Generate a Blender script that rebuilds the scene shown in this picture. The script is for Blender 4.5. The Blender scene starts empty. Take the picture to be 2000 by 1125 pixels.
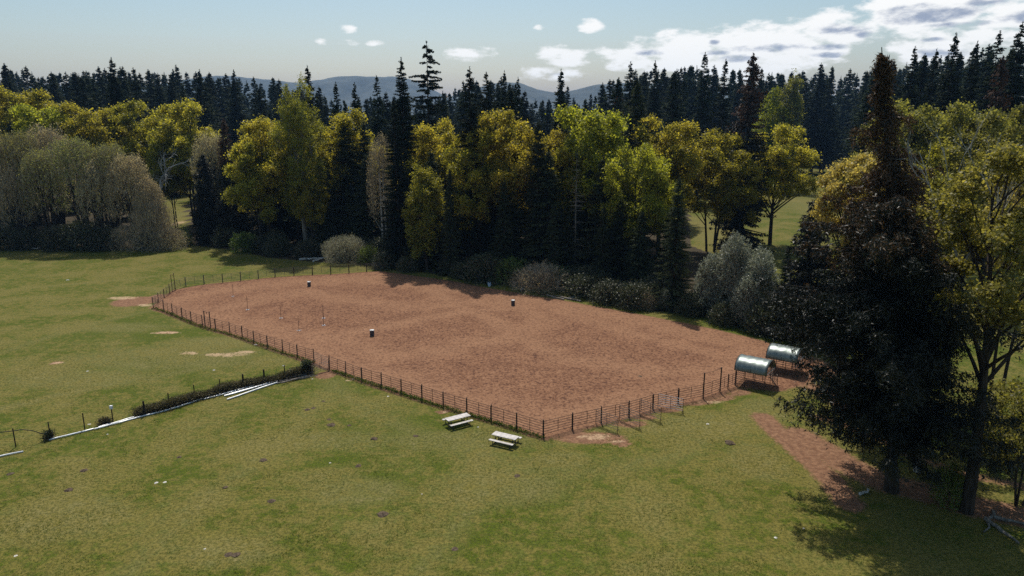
import bpy, math, random
import numpy as np

# ------------------------------------------------------------------ camera, world, sun, exposure
PI = math.pi
sc = bpy.context.scene
C = sc.collection
CAMH = 28.0
PITCH = math.radians(13.5)
FPX = 1400.0                       # focal length in pixels of a 2000 px wide frame
cam_d = bpy.data.cameras.new('camera')
cam_d.sensor_width = 36.0
cam_d.lens = FPX / 2000 * 36
cam_d.clip_start = 0.5
cam_d.clip_end = 30000
cam = bpy.data.objects.new('camera', cam_d)
C.objects.link(cam)
cam.location = (0, 0, CAMH)
cam.rotation_euler = (PI / 2 - PITCH, 0, 0)
sc.camera = cam

SUN_EL = math.radians(60)
SUN_AZ = math.radians(-5)          # from +Y towards +X
SKY_STRENGTH = 0.08
SUN_STRENGTH = 4.4
sun_d = bpy.data.lights.new('sun', 'SUN')
sun_d.energy = SUN_STRENGTH
sun_d.angle = math.radians(0.53)
sun_d.color = (1.0, 0.95, 0.86)
sun = bpy.data.objects.new('sun', sun_d)
C.objects.link(sun)
sun.rotation_euler = (PI / 2 - SUN_EL, 0, PI - SUN_AZ)
sun.location = (0, 0, 200)

sc.view_settings.view_transform = 'Standard'
sc.view_settings.look = 'None'
sc.view_settings.exposure = 0.0
sc.view_settings.gamma = 1.0
sc.view_settings.use_curve_mapping = False
sc.cycles.max_bounces = 5
sc.cycles.diffuse_bounces = 3
sc.cycles.glossy_bounces = 2
sc.cycles.transmission_bounces = 3
sc.cycles.volume_bounces = 0
sc.cycles.use_denoising = False
sc.cycles.use_adaptive_sampling = False


def pray(px, py):
    a = (px - 1000) / FPX
    b = (562.5 - py) / FPX
    d = np.array((a, math.cos(PITCH) + b * math.sin(PITCH), -math.sin(PITCH) + b * math.cos(PITCH)))
    return d


def P(px, py, z=0.0):              # photo pixel -> point on the ground
    d = pray(px, py)
    t = (CAMH - z) / -d[2]
    return np.array((d[0] * t, d[1] * t, z))


def Yrow(py):
    return P(1000, py)[1]


def TOP(px, py, Y):                # photo pixel of a tree top standing at distance Y -> x, height
    d = pray(px, py)
    t = Y / d[1]
    return d[0] * t, CAMH + d[2] * t


def PXM(Y):                        # pixels per metre at distance Y
    return FPX / (Y * math.cos(PITCH) + CAMH * math.sin(PITCH))


# ---- world: physical sky plus cumulus clouds defined by their direction in the sky
world = bpy.data.worlds.new('World')
sc.world = world
world.use_nodes = True
wt = world.node_tree
wt.nodes.clear()


def wn(t, **k):
    n = wt.nodes.new(t)
    for a, v in k.items():
        setattr(n, a, v)
    return n


def wlink(a, b):
    wt.links.new(a, b)


def wmath(op, a, b=None, clamp=False):
    n = wn('ShaderNodeMath', operation=op, use_clamp=clamp)
    for i, v in enumerate((a, b)):
        if v is None:
            continue
        if isinstance(v, (int, float)):
            n.inputs[i].default_value = v
        else:
            wlink(v, n.inputs[i])
    return n.outputs[0]


sky = wn('ShaderNodeTexSky', sky_type='NISHITA')
sky.sun_disc = False
sky.sun_elevation = SUN_EL
sky.sun_rotation = SUN_AZ
sky.altitude = 50
sky.air_density = 1.0
sky.dust_density = 2.0
sky.ozone_density = 1.0
tc = wn('ShaderNodeTexCoord')
DIR = tc.outputs['Generated']
stretch = wn('ShaderNodeVectorMath', operation='MULTIPLY')
wlink(DIR, stretch.inputs[0])
stretch.inputs[1].default_value = (1, 1, 2.6)
nz = wn('ShaderNodeTexNoise')
nz.inputs['Scale'].default_value = 30.0
nz.inputs['Detail'].default_value = 9.0
nz.inputs['Roughness'].default_value = 0.58
wlink(stretch.outputs[0], nz.inputs['Vector'])
nz2 = wn('ShaderNodeTexNoise')
nz2.inputs['Scale'].default_value = 34.0
nz2.inputs['Detail'].default_value = 6.0
nz2.inputs['Roughness'].default_value = 0.6
wlink(stretch.outputs[0], nz2.inputs['Vector'])
# x, y, half width, half height in photo pixels, weight
CLOUDS = [(679, 57, 18, 7, .6), (682, 83, 22, 6, .6), (733, 84, 16, 5, .5), (630, 81, 9, 5, .4), (915, 103, 50, 14, .75), (1152, 50, 25, 12, .8), (1052, 53, 9, 5, .4), (1100, 112, 52, 22, .9),
          (1110, 89, 22, 10, .5), (1080, 143, 62, 16, .8), (1240, 110, 75, 26, 1.0), (1340, 105, 110, 48, 1.2), (1470, 92, 130, 48, 1.4),
          (1560, 90, 100, 46, 1.3), (1620, 60, 90, 40, 1.3), (1700, 52, 22, 16, .9), (1430, 135, 160, 26, 1.1), (1800, 15, 118, 48, 1.6), (1880, 10, 60, 34, 1.2),
          (1980, 25, 66, 40, 1.4), (1830, 92, 80, 38, 1.2), (1900, 75, 60, 22, .8), (2090, 60, 80, 60, 1.3), (2300, 20, 150, 70, 1.4), (2250, 130, 160, 30, 1.1),
          (1960, 68, 40, 20, .9), (1765, -60, 100, 30, 1.0), (2050, -90, 160, 40, 1.2)]
SHADES = [(1810, 27, 88, 17, 1.0), (1640, 56, 48, 10, .9), (1500, 94, 66, 7, .9), (1620, 92, 30, 7, .8), (1620, 107, 30, 6, .8), (1270, 104, 30, 5, .7), (1430, 114, 40, 6, .7),
          (1400, 104, 22, 5, .6), (1995, 35, 42, 13, 1.0), (1925, 5, 40, 6, .9), (1840, 104, 45, 8, .6), (1690, 67, 16, 6, .6), (1395, 82, 8, 4, .6), (1880, 47, 60, 5, .6), (1078, 145, 18, 3, .5), (1822, 78, 20, 4, .6),
          (2300, 50, 110, 22, 1.0), (2250, 140, 110, 12, .8)]


def lobes(lst, jit):
    cur = None
    for (x, y, hw, hh, w) in lst:
        d = pray(x, y)
        n = np.linalg.norm(d)
        d = d / n
        e1 = np.cross(d, (0, 0, 1.0))
        e1 /= np.linalg.norm(e1)
        e2 = np.cross(e1, d)
        k = FPX * n
        v1 = wn('ShaderNodeVectorMath', operation='DOT_PRODUCT')
        wlink(DIR, v1.inputs[0])
        v1.inputs[1].default_value = tuple(e1 * k / hw)
        v2 = wn('ShaderNodeVectorMath', operation='DOT_PRODUCT')
        wlink(DIR, v2.inputs[0])
        v2.inputs[1].default_value = tuple(e2 * k / hh)
        front = wn('ShaderNodeVectorMath', operation='DOT_PRODUCT')
        wlink(DIR, front.inputs[0])
        front.inputs[1].default_value = tuple(d)
        s = wmath('ADD', wmath('MULTIPLY', v1.outputs['Value'], v1.outputs['Value']), wmath('MULTIPLY', v2.outputs['Value'], v2.outputs['Value']))
        f = wmath('SUBTRACT', 1.0, s)
        f = wmath('MAXIMUM', f, -3.0)
        f = wmath('MULTIPLY', f, w)
        f = wmath('ADD', f, wmath('MULTIPLY', wmath('LESS_THAN', front.outputs['Value'], 0.0), -9.0))
        cur = f if cur is None else wmath('MAXIMUM', cur, f)
    return cur


def mapr(v, a, b, lo=0.0, hi=1.0):
    n = wn('ShaderNodeMapRange')
    n.interpolation_type = 'SMOOTHSTEP'
    wlink(v, n.inputs[0])
    for i, q in enumerate((a, b, lo, hi)):
        n.inputs[i + 1].default_value = q
    return n.outputs[0]


nn = wmath('MULTIPLY', wmath('SUBTRACT', nz.outputs['Fac'], 0.5), 4.6)
cl = mapr(wmath('ADD', lobes(CLOUDS, 1), nn), -0.25, 0.95)
nn2 = wmath('MULTIPLY', wmath('SUBTRACT', nz2.outputs['Fac'], 0.5), 4.6)
sh = mapr(wmath('ADD', lobes(SHADES, 1), nn2), -0.5, 1.3)
# scattered clouds over the part of the sky behind the camera, of the same kind
sepd = wn('ShaderNodeSeparateXYZ')
wlink(DIR, sepd.inputs[0])
nz3 = wn('ShaderNodeTexNoise')
nz3.inputs['Scale'].default_value = 6.0
nz3.inputs['Detail'].default_value = 8.0
wlink(stretch.outputs[0], nz3.inputs['Vector'])
back = wmath('MULTIPLY', mapr(nz3.outputs['Fac'], 0.56, 0.64), mapr(sepd.outputs['Y'], 0.3, 0.0))
back = wmath('MULTIPLY', back, mapr(sepd.outputs['Z'], 0.0, 0.06))
cl = wmath('MAXIMUM', cl, back)
hs = wn('ShaderNodeHueSaturation')
hs.inputs['Hue'].default_value = 0.485
hs.inputs['Saturation'].default_value = 1.3
hs.inputs['Value'].default_value = 1.0
wlink(sky.outputs[0], hs.inputs['Color'])
SKYK = wn('ShaderNodeMixRGB', blend_type='MULTIPLY')
SKYK.inputs[0].default_value = 1.0
wlink(hs.outputs[0], SKYK.inputs[1])
SKYK.inputs[2].default_value = (1.42, 1.37, 1.30, 1)
cmix = wn('ShaderNodeMixRGB')
cmix.inputs[1].default_value = (13.5, 13.4, 13.0, 1)
cmix.inputs[2].default_value = (4.4, 5.0, 6.3, 1)
wlink(sh, cmix.inputs[0])
smix = wn('ShaderNodeMixRGB')
wlink(cl, smix.inputs[0])
wlink(SKYK.outputs[0], smix.inputs[1])
wlink(cmix.outputs[0], smix.inputs[2])
bg = wn('ShaderNodeBackground')
bg.inputs['Strength'].default_value = SKY_STRENGTH
wlink(smix.outputs[0], bg.inputs['Color'])
wo = wn('ShaderNodeOutputWorld')
wlink(bg.outputs[0], wo.inputs['Surface'])

# ------------------------------------------------------------------ materials
MATS = {}


def new_mat(name):
    m = bpy.data.materials.new(name)
    m.use_nodes = True
    nt = m.node_tree
    nt.nodes.clear()
    return m, nt


class NT:
    def __init__(s, nt):
        s.nt = nt

    def n(s, t, **k):
        n = s.nt.nodes.new(t)
        for a, v in k.items():
            setattr(n, a, v)
        return n

    def l(s, a, b):
        s.nt.links.new(a, b)

    def math(s, op, a, b=None, clamp=False):
        n = s.n('ShaderNodeMath', operation=op, use_clamp=clamp)
        for i, v in enumerate((a, b)):
            if v is None:
                continue
            if isinstance(v, (int, float)):
                n.inputs[i].default_value = v
            else:
                s.l(v, n.inputs[i])
        return n.outputs[0]

    def mix(s, f, a, b, mode='MIX'):
        n = s.n('ShaderNodeMixRGB', blend_type=mode)
        for i, v in enumerate((f, a, b)):
            if isinstance(v, (int, float)):
                n.inputs[i].default_value = v
            elif isinstance(v, tuple):
                n.inputs[i].default_value = (*v, 1) if len(v) == 3 else v
            else:
                s.l(v, n.inputs[i])
        return n.outputs[0]

    def ramp(s, v, a, b, lo=0.0, hi=1.0):
        n = s.n('ShaderNodeMapRange')
        n.interpolation_type = 'SMOOTHSTEP'
        s.l(v, n.inputs[0])
        for i, q in enumerate((a, b, lo, hi)):
            n.inputs[i + 1].default_value = q
        return n.outputs[0]

    def noise(s, scale, detail=4, rough=.55, vec=None, dist=0.0):
        n = s.n('ShaderNodeTexNoise')
        n.inputs['Scale'].default_value = scale
        n.inputs['Detail'].default_value = detail
        n.inputs['Roughness'].default_value = rough
        n.inputs['Distortion'].default_value = dist
        if vec is not None:
            s.l(vec, n.inputs['Vector'])
        return n.outputs['Fac']

    def attr(s, name):
        return s.n('ShaderNodeAttribute', attribute_name=name).outputs['Fac']


def leaf_mat(name, c1, c2, trans=0.35, tcol=None, rough=0.55, spec=0.25, vary=0.25):
    m, nt = new_mat(name)
    g = NT(nt)
    t = g.attr('tint')
    col = g.mix(t, c1, c2)
    oi = g.n('ShaderNodeObjectInfo')
    h = g.n('ShaderNodeHueSaturation')
    g.l(col, h.inputs['Color'])
    h.inputs['Hue'].default_value = 0.5
    g.l(g.math('ADD', g.math('MULTIPLY', oi.outputs['Random'], vary * 2), 1 - vary), h.inputs['Value'])
    r2 = g.math('FRACT', g.math('MULTIPLY', oi.outputs['Random'], 7.31))
    g.l(g.math('ADD', g.math('MULTIPLY', r2, 0.03), 0.485), h.inputs['Hue'])
    b = g.n('ShaderNodeBsdfPrincipled')
    g.l(h.outputs[0], b.inputs['Base Color'])
    b.inputs['Roughness'].default_value = rough
    b.inputs['Specular IOR Level'].default_value = spec
    tr = g.n('ShaderNodeBsdfTranslucent')
    tm = g.mix(1.0, h.outputs[0], tcol or (1.25, 1.2, 0.6), 'MULTIPLY')
    g.l(tm, tr.inputs['Color'])
    mx = g.n('ShaderNodeMixShader')
    mx.inputs[0].default_value = trans
    g.l(b.outputs[0], mx.inputs[1])
    g.l(tr.outputs[0], mx.inputs[2])
    o = g.n('ShaderNodeOutputMaterial')
    g.l(mx.outputs[0], o.inputs['Surface'])
    MATS[name] = m
    return m


def plain_mat(name, c1, c2, scale=6.0, rough=0.7, metal=0.0, bump=0.2, spec=0.4, detail=5, stretch=None):
    m, nt = new_mat(name)
    g = NT(nt)
    tcn = g.n('ShaderNodeTexCoord')
    v = tcn.outputs['Object']
    if stretch:
        mm = g.n('ShaderNodeVectorMath', operation='MULTIPLY')
        g.l(v, mm.inputs[0])
        mm.inputs[1].default_value = stretch
        v = mm.outputs[0]
    f = g.noise(scale, detail, .6, v)
    col = g.mix(g.ramp(f, .35, .65), c1, c2)
    b = g.n('ShaderNodeBsdfPrincipled')
    g.l(col, b.inputs['Base Color'])
    b.inputs['Roughness'].default_value = rough
    b.inputs['Metallic'].default_value = metal
    b.inputs['Specular IOR Level'].default_value = spec
    if bump:
        bp = g.n('ShaderNodeBump')
        bp.inputs['Strength'].default_value = bump
        bp.inputs['Distance'].default_value = 0.03
        g.l(f, bp.inputs['Height'])
        g.l(bp.outputs[0], b.inputs['Normal'])
    o = g.n('ShaderNodeOutputMaterial')
    g.l(b.outputs[0], o.inputs['Surface'])
    MATS[name] = m
    return m


leaf_mat('fir_needles', (.010, .016, .011), (.040, .056, .026), .15, (1.1, 1.2, .7), .8, .06, .3)
leaf_mat('fir_needles_grey', (.016, .024, .018), (.050, .066, .038), .15, (1.1, 1.2, .7), .8, .05, .3)
leaf_mat('hemlock_needles', (.018, .026, .013), (.075, .086, .036), .2, (1.1, 1.2, .7), .7, .1, .3)
leaf_mat('cedar_sprays', (.008, .011, .008), (.022, .025, .015), .12, (1.2, 1.2, .7), .5, .3, .05)
leaf_mat('cedar_brown', (.045, .026, .016), (.135, .078, .042), .2, (1.2, 1.0, .7), .6, .2, .05)
leaf_mat('maple_leaves', (.085, .092, .018), (.54, .475, .080), .6, (1.35, 1.3, .6), .5, .3, .16)
leaf_mat('maple_leaves_green', (.080, .096, .018), (.50, .465, .068), .6, (1.35, 1.35, .6), .5, .3, .14)
leaf_mat('maple_leaves_gold', (.22, .185, .065), (.55, .46, .18), .55, (1.35, 1.2, .6), .5, .3, .12)
leaf_mat('maple_leaves_olive', (.060, .068, .022), (.36, .34, .080), .55, (1.25, 1.2, .65), .5, .3, .14)
leaf_mat('cottonwood_leaves', (.10, .11, .022), (.38, .36, .055), .55, (1.25, 1.15, .55), .5, .3, .12)
leaf_mat('lime_leaves', (.13, .16, .02), (.27, .30, .03), .5, (1.25, 1.25, .55), .5, .3, .08)
leaf_mat('alder_buds', (.30, .25, .14), (.60, .51, .28), .45, (1.1, 1.05, .8), .7, .2, .22)
leaf_mat('alder_green_buds', (.20, .19, .07), (.38, .37, .12), .4, (1.1, 1.1, .7), .7, .2, .15)
leaf_mat('willow_leaves', (.20, .21, .13), (.42, .43, .29), .4, (1.1, 1.1, .85), .5, .5, .12)
leaf_mat('silver_leaves', (.10, .115, .085), (.36, .385, .30), .35, (1.1, 1.1, .85), .45, .6, .15)
leaf_mat('bramble_leaves', (.020, .026, .012), (.065, .075, .030), .25, (1.2, 1.2, .6), .5, .4, .3)
leaf_mat('bright_bush_leaves', (.05, .075, .015), (.16, .21, .04), .4, (1.2, 1.25, .5), .5, .3, .2)
leaf_mat('dead_bramble', (.060, .050, .024), (.15, .125, .065), .25, (1.1, 1.05, .7), .7, .2, .15)
leaf_mat('grass_blades', (.060, .085, .012), (.20, .22, .055), .4, (1.2, 1.25, .5), .6, .2, .0)
plain_mat('bark_dark', (.024, .019, .016), (.060, .048, .038), 3, .9, 0, .5, .1, 5, (1, 1, .25))
plain_mat('bark_grey', (.10, .092, .080), (.22, .205, .18), 3, .9, 0, .4, .1, 5, (1, 1, .25))
plain_mat('bark_pale', (.28, .27, .25), (.48, .47, .44), 3, .85, 0, .3, .1, 5, (1, 1, .25))
plain_mat('twig_brown', (.26, .21, .145), (.47, .39, .28), 2, .9, 0, 0, .1)
plain_mat('rusty_pipe', (.055, .030, .022), (.14, .080, .058), 9, .55, .3, .1, .4)
plain_mat('weathered_pipe', (.12, .10, .085), (.24, .20, .17), 9, .5, .4, .1, .4)
plain_mat('galvanised_pipe', (.42, .42, .42), (.62, .62, .61), 9, .35, .6, .05, .5)
plain_mat('post_steel', (.030, .020, .018), (.075, .050, .040), 9, .6, .2, .1, .4)
plain_mat('green_pipe', (.10, .12, .09), (.19, .21, .16), 9, .5, .3, .1, .4)
plain_mat('old_wood', (.13, .105, .085), (.27, .235, .20), 8, .85, 0, .5, .2, 5, (1, 1, .2))
plain_mat('red_wood', (.20, .10, .065), (.36, .22, .15), 8, .85, 0, .5, .2)
plain_mat('white_pvc', (.62, .63, .66), (.82, .83, .85), 1.5, .35, 0, 0, .5)
plain_mat('table_top', (.36, .33, .31), (.55, .51, .48), 3, .5, 0, .05, .4)
plain_mat('dark_metal', (.018, .018, .020), (.040, .040, .042), 9, .5, .4, .05, .4)
plain_mat('barrel_dark', (.020, .022, .030), (.050, .052, .066), 5, .45, 0, .05, .5)
plain_mat('barrel_white', (.55, .55, .54), (.75, .75, .73), 5, .5, 0, .05, .4)
plain_mat('tarp_green', (.11, .14, .13), (.17, .20, .19), 2.5, .42, .55, .4, 1.0)
plain_mat('tarp_grey', (.20, .21, .20), (.27, .28, .27), 3, .5, 0, .1, .5)
plain_mat('pale_paint', (.60, .60, .62), (.75, .75, .77), 5, .5, 0, .05, .4)
plain_mat('soil', (.055, .040, .028), (.13, .095, .065), 7, .95, 0, .8, .1)
plain_mat('stone_pale', (.40, .37, .33), (.62, .60, .55), 7, .8, 0, .4, .2)
plain_mat('blue_plastic', (.35, .45, .58), (.50, .58, .68), 5, .4, 0, .0, .5)


def ground_mat():
    m, nt = new_mat('pasture_ground')
    g = NT(nt)
    geo = g.n('ShaderNodeNewGeometry')
    v = geo.outputs['Position']
    big = g.noise(.035, 4, .55, v, .6)
    mid = g.noise(.16, 5, .6, v, .4)
    sm = g.noise(1.1, 5, .65, v)
    fine = g.noise(4.2, 5, .75, v)
    vf = g.noise(14, 3, .7, v)
    # lush / dull / dry grass
    k = g.math('ADD', g.math('MULTIPLY', mid, .6), g.math('MULTIPLY', big, .55))
    k = g.math('ADD', k, g.math('MULTIPLY', g.math('SUBTRACT', sm, .5), 1.1))
    lush = g.ramp(k, .48, .70)
    col = g.mix(lush, (.156, .130, .030), (.052, .080, .002))
    k2 = g.math('ADD', g.math('MULTIPLY', g.math('SUBTRACT', 1.0, mid), .5), g.math('MULTIPLY', sm, .35))
    k2 = g.math('ADD', k2, g.math('MULTIPLY', fine, .35))
    dry = g.math('MULTIPLY', g.ramp(k2, .56, .80), .55)
    dattr = g.attr('dry')
    dn = g.math('MULTIPLY', dattr, g.ramp(g.math('ADD', g.math('MULTIPLY', mid, .5), g.math('MULTIPLY', sm, .5)), .36, .66))
    dry = g.math('ADD', dry, g.math('MULTIPLY', dn, 1.0), True)
    col = g.mix(dry, col, (.215, .175, .072))
    # blade-scale mottling: tufts, thatch
    f1 = g.ramp(fine, .40, .58)
    col = g.mix(g.math('MULTIPLY', g.math('SUBTRACT', 1.0, f1), .7), col, (.032, .038, .010))
    f2 = g.ramp(vf, .46, .64)
    col = g.mix(g.math('MULTIPLY', f2, .30), col, (.27, .26, .045))
    # bare red earth, pale dust, forest duff
    da = g.attr('dirt')
    dm = g.ramp(g.math('ADD', g.math('ADD', da, g.math('MULTIPLY', g.math('SUBTRACT', sm, .5), .8)), g.math('MULTIPLY', g.math('SUBTRACT', fine, .5), 1.2)), .34, .72)
    dcol = g.mix(g.ramp(g.noise(2.2, 5, .65, v), .35, .7), (.160, .080, .045), (.29, .160, .090))
    dcol = g.mix(g.math('MULTIPLY', g.math('SUBTRACT', 1.0, f1), .35), dcol, (.10, .06, .042))
    col = g.mix(dm, col, dcol)
    pa = g.attr('pale')
    pm = g.math('MULTIPLY', g.ramp(g.math('ADD', g.math('ADD', pa, g.math('MULTIPLY', g.math('SUBTRACT', fine, .5), 1.6)), g.math('MULTIPLY', g.math('SUBTRACT', sm, .5), 1.6)), .40, 1.0), .8)
    col = g.mix(pm, col, (.46, .32, .20))
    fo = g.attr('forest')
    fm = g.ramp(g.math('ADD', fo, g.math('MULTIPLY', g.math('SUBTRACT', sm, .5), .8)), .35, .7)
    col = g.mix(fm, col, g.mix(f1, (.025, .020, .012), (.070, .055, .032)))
    b = g.n('ShaderNodeBsdfPrincipled')
    g.l(col, b.inputs['Base Color'])
    b.inputs['Roughness'].default_value = .9
    b.inputs['Specular IOR Level'].default_value = .1
    h = g.math('ADD', g.math('MULTIPLY', fine, .55), g.math('MULTIPLY', vf, .25))
    h = g.math('ADD', h, g.math('MULTIPLY', sm, .8))
    bp = g.n('ShaderNodeBump')
    bp.inputs['Strength'].default_value = .8
    bp.inputs['Distance'].default_value = .16
    g.l(h, bp.inputs['Height'])
    g.l(bp.outputs[0], b.inputs['Normal'])
    o = g.n('ShaderNodeOutputMaterial')
    g.l(b.outputs[0], o.inputs['Surface'])
    MATS['ground'] = m


def arena_mat():
    m, nt = new_mat('arena_footing_earth')
    g = NT(nt)
    geo = g.n('ShaderNodeNewGeometry')
    v = geo.outputs['Position']
    big = g.noise(.05, 3, .5, v, .8)
    mid = g.noise(.3, 4, .6, v)
    sm = g.noise(1.6, 5, .7, v)
    fine = g.noise(3.4, 5, .8, v)
    tr = g.attr('track')                      # smooth, trodden tracks
    trm = g.math('MULTIPLY', g.ramp(g.math('ADD', g.math('ADD', tr, g.math('MULTIPLY', g.math('SUBTRACT', mid, .5), 1.1)), g.math('MULTIPLY', g.math('SUBTRACT', sm, .5), .8)), .1, 1.15), .75)
    churned = g.mix(g.ramp(mid, .30, .70), (.165, .080, .045), (.225, .114, .063))
    col = g.mix(trm, churned, (.265, .142, .080))
    k = g.math('ADD', g.math('MULTIPLY', sm, .38), g.math('MULTIPLY', fine, .82))
    cl_ = g.ramp(k, .605, .69)
    amt = g.math('SUBTRACT', .85, g.math('MULTIPLY', trm, .33))
    col = g.mix(g.math('MULTIPLY', cl_, amt), col, (.050, .024, .020))
    li = g.ramp(k, .595, .50)
    col = g.mix(g.math('MULTIPLY', li, .55), col, (.31, .175, .105))
    b = g.n('ShaderNodeBsdfPrincipled')
    g.l(col, b.inputs['Base Color'])
    b.inputs['Roughness'].default_value = .95
    b.inputs['Specular IOR Level'].default_value = .08
    bp = g.n('ShaderNodeBump')
    bp.inputs['Strength'].default_value = .8
    bp.inputs['Distance'].default_value = .14
    g.l(g.math('MULTIPLY', k, -1.0), bp.inputs['Height'])
    g.l(bp.outputs[0], b.inputs['Normal'])
    o = g.n('ShaderNodeOutputMaterial')
    g.l(b.outputs[0], o.inputs['Surface'])
    MATS['arena'] = m


def mountain_mat():
    m, nt = new_mat('mountain_slopes')
    g = NT(nt)
    geo = g.n('ShaderNodeNewGeometry')
    v = geo.outputs['Position']
    n1 = g.noise(.012, 6, .6, v)
    col = g.mix(g.ramp(n1, .4, .62), (.018, .028, .024), (.045, .055, .045))
    sn = g.attr('snow')
    sm = g.ramp(g.math('ADD', sn, g.math('MULTIPLY', g.math('SUBTRACT', g.noise(.05, 5, .7, v), .5), 1.6)), .5, .7)
    col = g.mix(sm, col, (.8, .8, .82))
    b = g.n('ShaderNodeBsdfPrincipled')
    g.l(col, b.inputs['Base Color'])
    b.inputs['Roughness'].default_value = .95
    o = g.n('ShaderNodeOutputMaterial')
    g.l(b.outputs[0], o.inputs['Surface'])
    MATS['mountain'] = m


ground_mat()
arena_mat()
mountain_mat()


# ------------------------------------------------------------------ mesh helpers
def mesh_np(name, parts, attrs=None, smooth=False):
    """parts: list of (V, F, matname, tint or None); F (m,k) int array"""
    me = bpy.data.meshes.new(name)
    Vs, loops, starts, totals, mi, tints = [], [], [], [], [], []
    off = 0
    lo = 0
    mats = []
    for V, F, mat, tint in parts:
        if len(F) == 0:
            continue
        if mat not in mats:
            mats.append(mat)
        F = np.asarray(F, np.int64)
        m_, k = F.shape
        Vs.append(np.asarray(V, np.float32))
        loops.append((F + off).ravel())
        starts.append(lo + np.arange(m_) * k)
        totals.append(np.full(m_, k))
        mi.append(np.full(m_, mats.index(mat)))
        tints.append(np.zeros(m_) if tint is None else np.asarray(tint))
        off += len(V)
        lo += m_ * k
    V = np.concatenate(Vs)
    L = np.concatenate(loops).astype(np.int32)
    S = np.concatenate(starts).astype(np.int32)
    Tt = np.concatenate(totals).astype(np.int32)
    me.vertices.add(len(V))
    me.vertices.foreach_set('co', V.ravel())
    me.loops.add(len(L))
    me.loops.foreach_set('vertex_index', L)
    me.polygons.add(len(S))
    me.polygons.foreach_set('loop_start', S)
    me.polygons.foreach_set('loop_total', Tt)
    me.polygons.foreach_set('material_index', np.concatenate(mi).astype(np.int32))
    for q in mats:
        me.materials.append(MATS[q])
    me.update(calc_edges=True)
    me.polygons.foreach_set('use_smooth', np.full(len(S), smooth))
    tt = np.concatenate(tints).astype(np.float32)
    if tt.any():
        a = me.attributes.new('tint', 'FLOAT', 'FACE')
        a.data.foreach_set('value', tt)
    for k_, v_ in (attrs or {}).items():
        a = me.attributes.new(k_, 'FLOAT', 'POINT')
        a.data.foreach_set('value', np.asarray(v_, np.float32))
    return me


def obj(name, me, parent=None, loc=(0, 0, 0), rot=(0, 0, 0), scale=None):
    o = bpy.data.objects.new(name, me)
    C.objects.link(o)
    o.location = tuple(float(q) for q in loc)
    o.rotation_euler = rot
    if scale is not None:
        o.scale = scale if hasattr(scale, '__len__') else (scale,) * 3
    if parent is not None:
        o.parent = parent
    return o


def tag(o, label, cat, group=None, kind=None):
    if label:
        o['label'] = label
    if cat:
        o['category'] = cat
    if group:
        o['group'] = group
    if kind:
        o['kind'] = kind
    return o


def unit(v):
    return v / (np.linalg.norm(v, axis=-1, keepdims=True) + 1e-9)


def tube(path, radii, n=6, cap=True):
    path = np.asarray(path, float)
    radii = np.asarray(radii, float)
    m_ = len(path)
    tan = np.gradient(path, axis=0) if m_ > 2 else np.repeat(path[1:] - path[:1], 2, 0)
    tan = unit(tan)
    ref = np.array((0, 0, 1.0)) if abs(tan[0][2]) < .9 else np.array((1.0, 0, 0))
    u = unit(np.cross(tan, ref))
    w = np.cross(tan, u)
    a = np.arange(n) / n * 2 * PI
    V = path[:, None] + radii[:, None, None] * (u[:, None] * np.cos(a)[None, :, None] + w[:, None] * np.sin(a)[None, :, None])
    V = V.reshape(-1, 3)
    F = []
    for i in range(m_ - 1):
        for j in range(n):
            k = (j + 1) % n
            F.append((i * n + j, i * n + k, (i + 1) * n + k, (i + 1) * n + j))
    return V, np.array(F)


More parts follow.
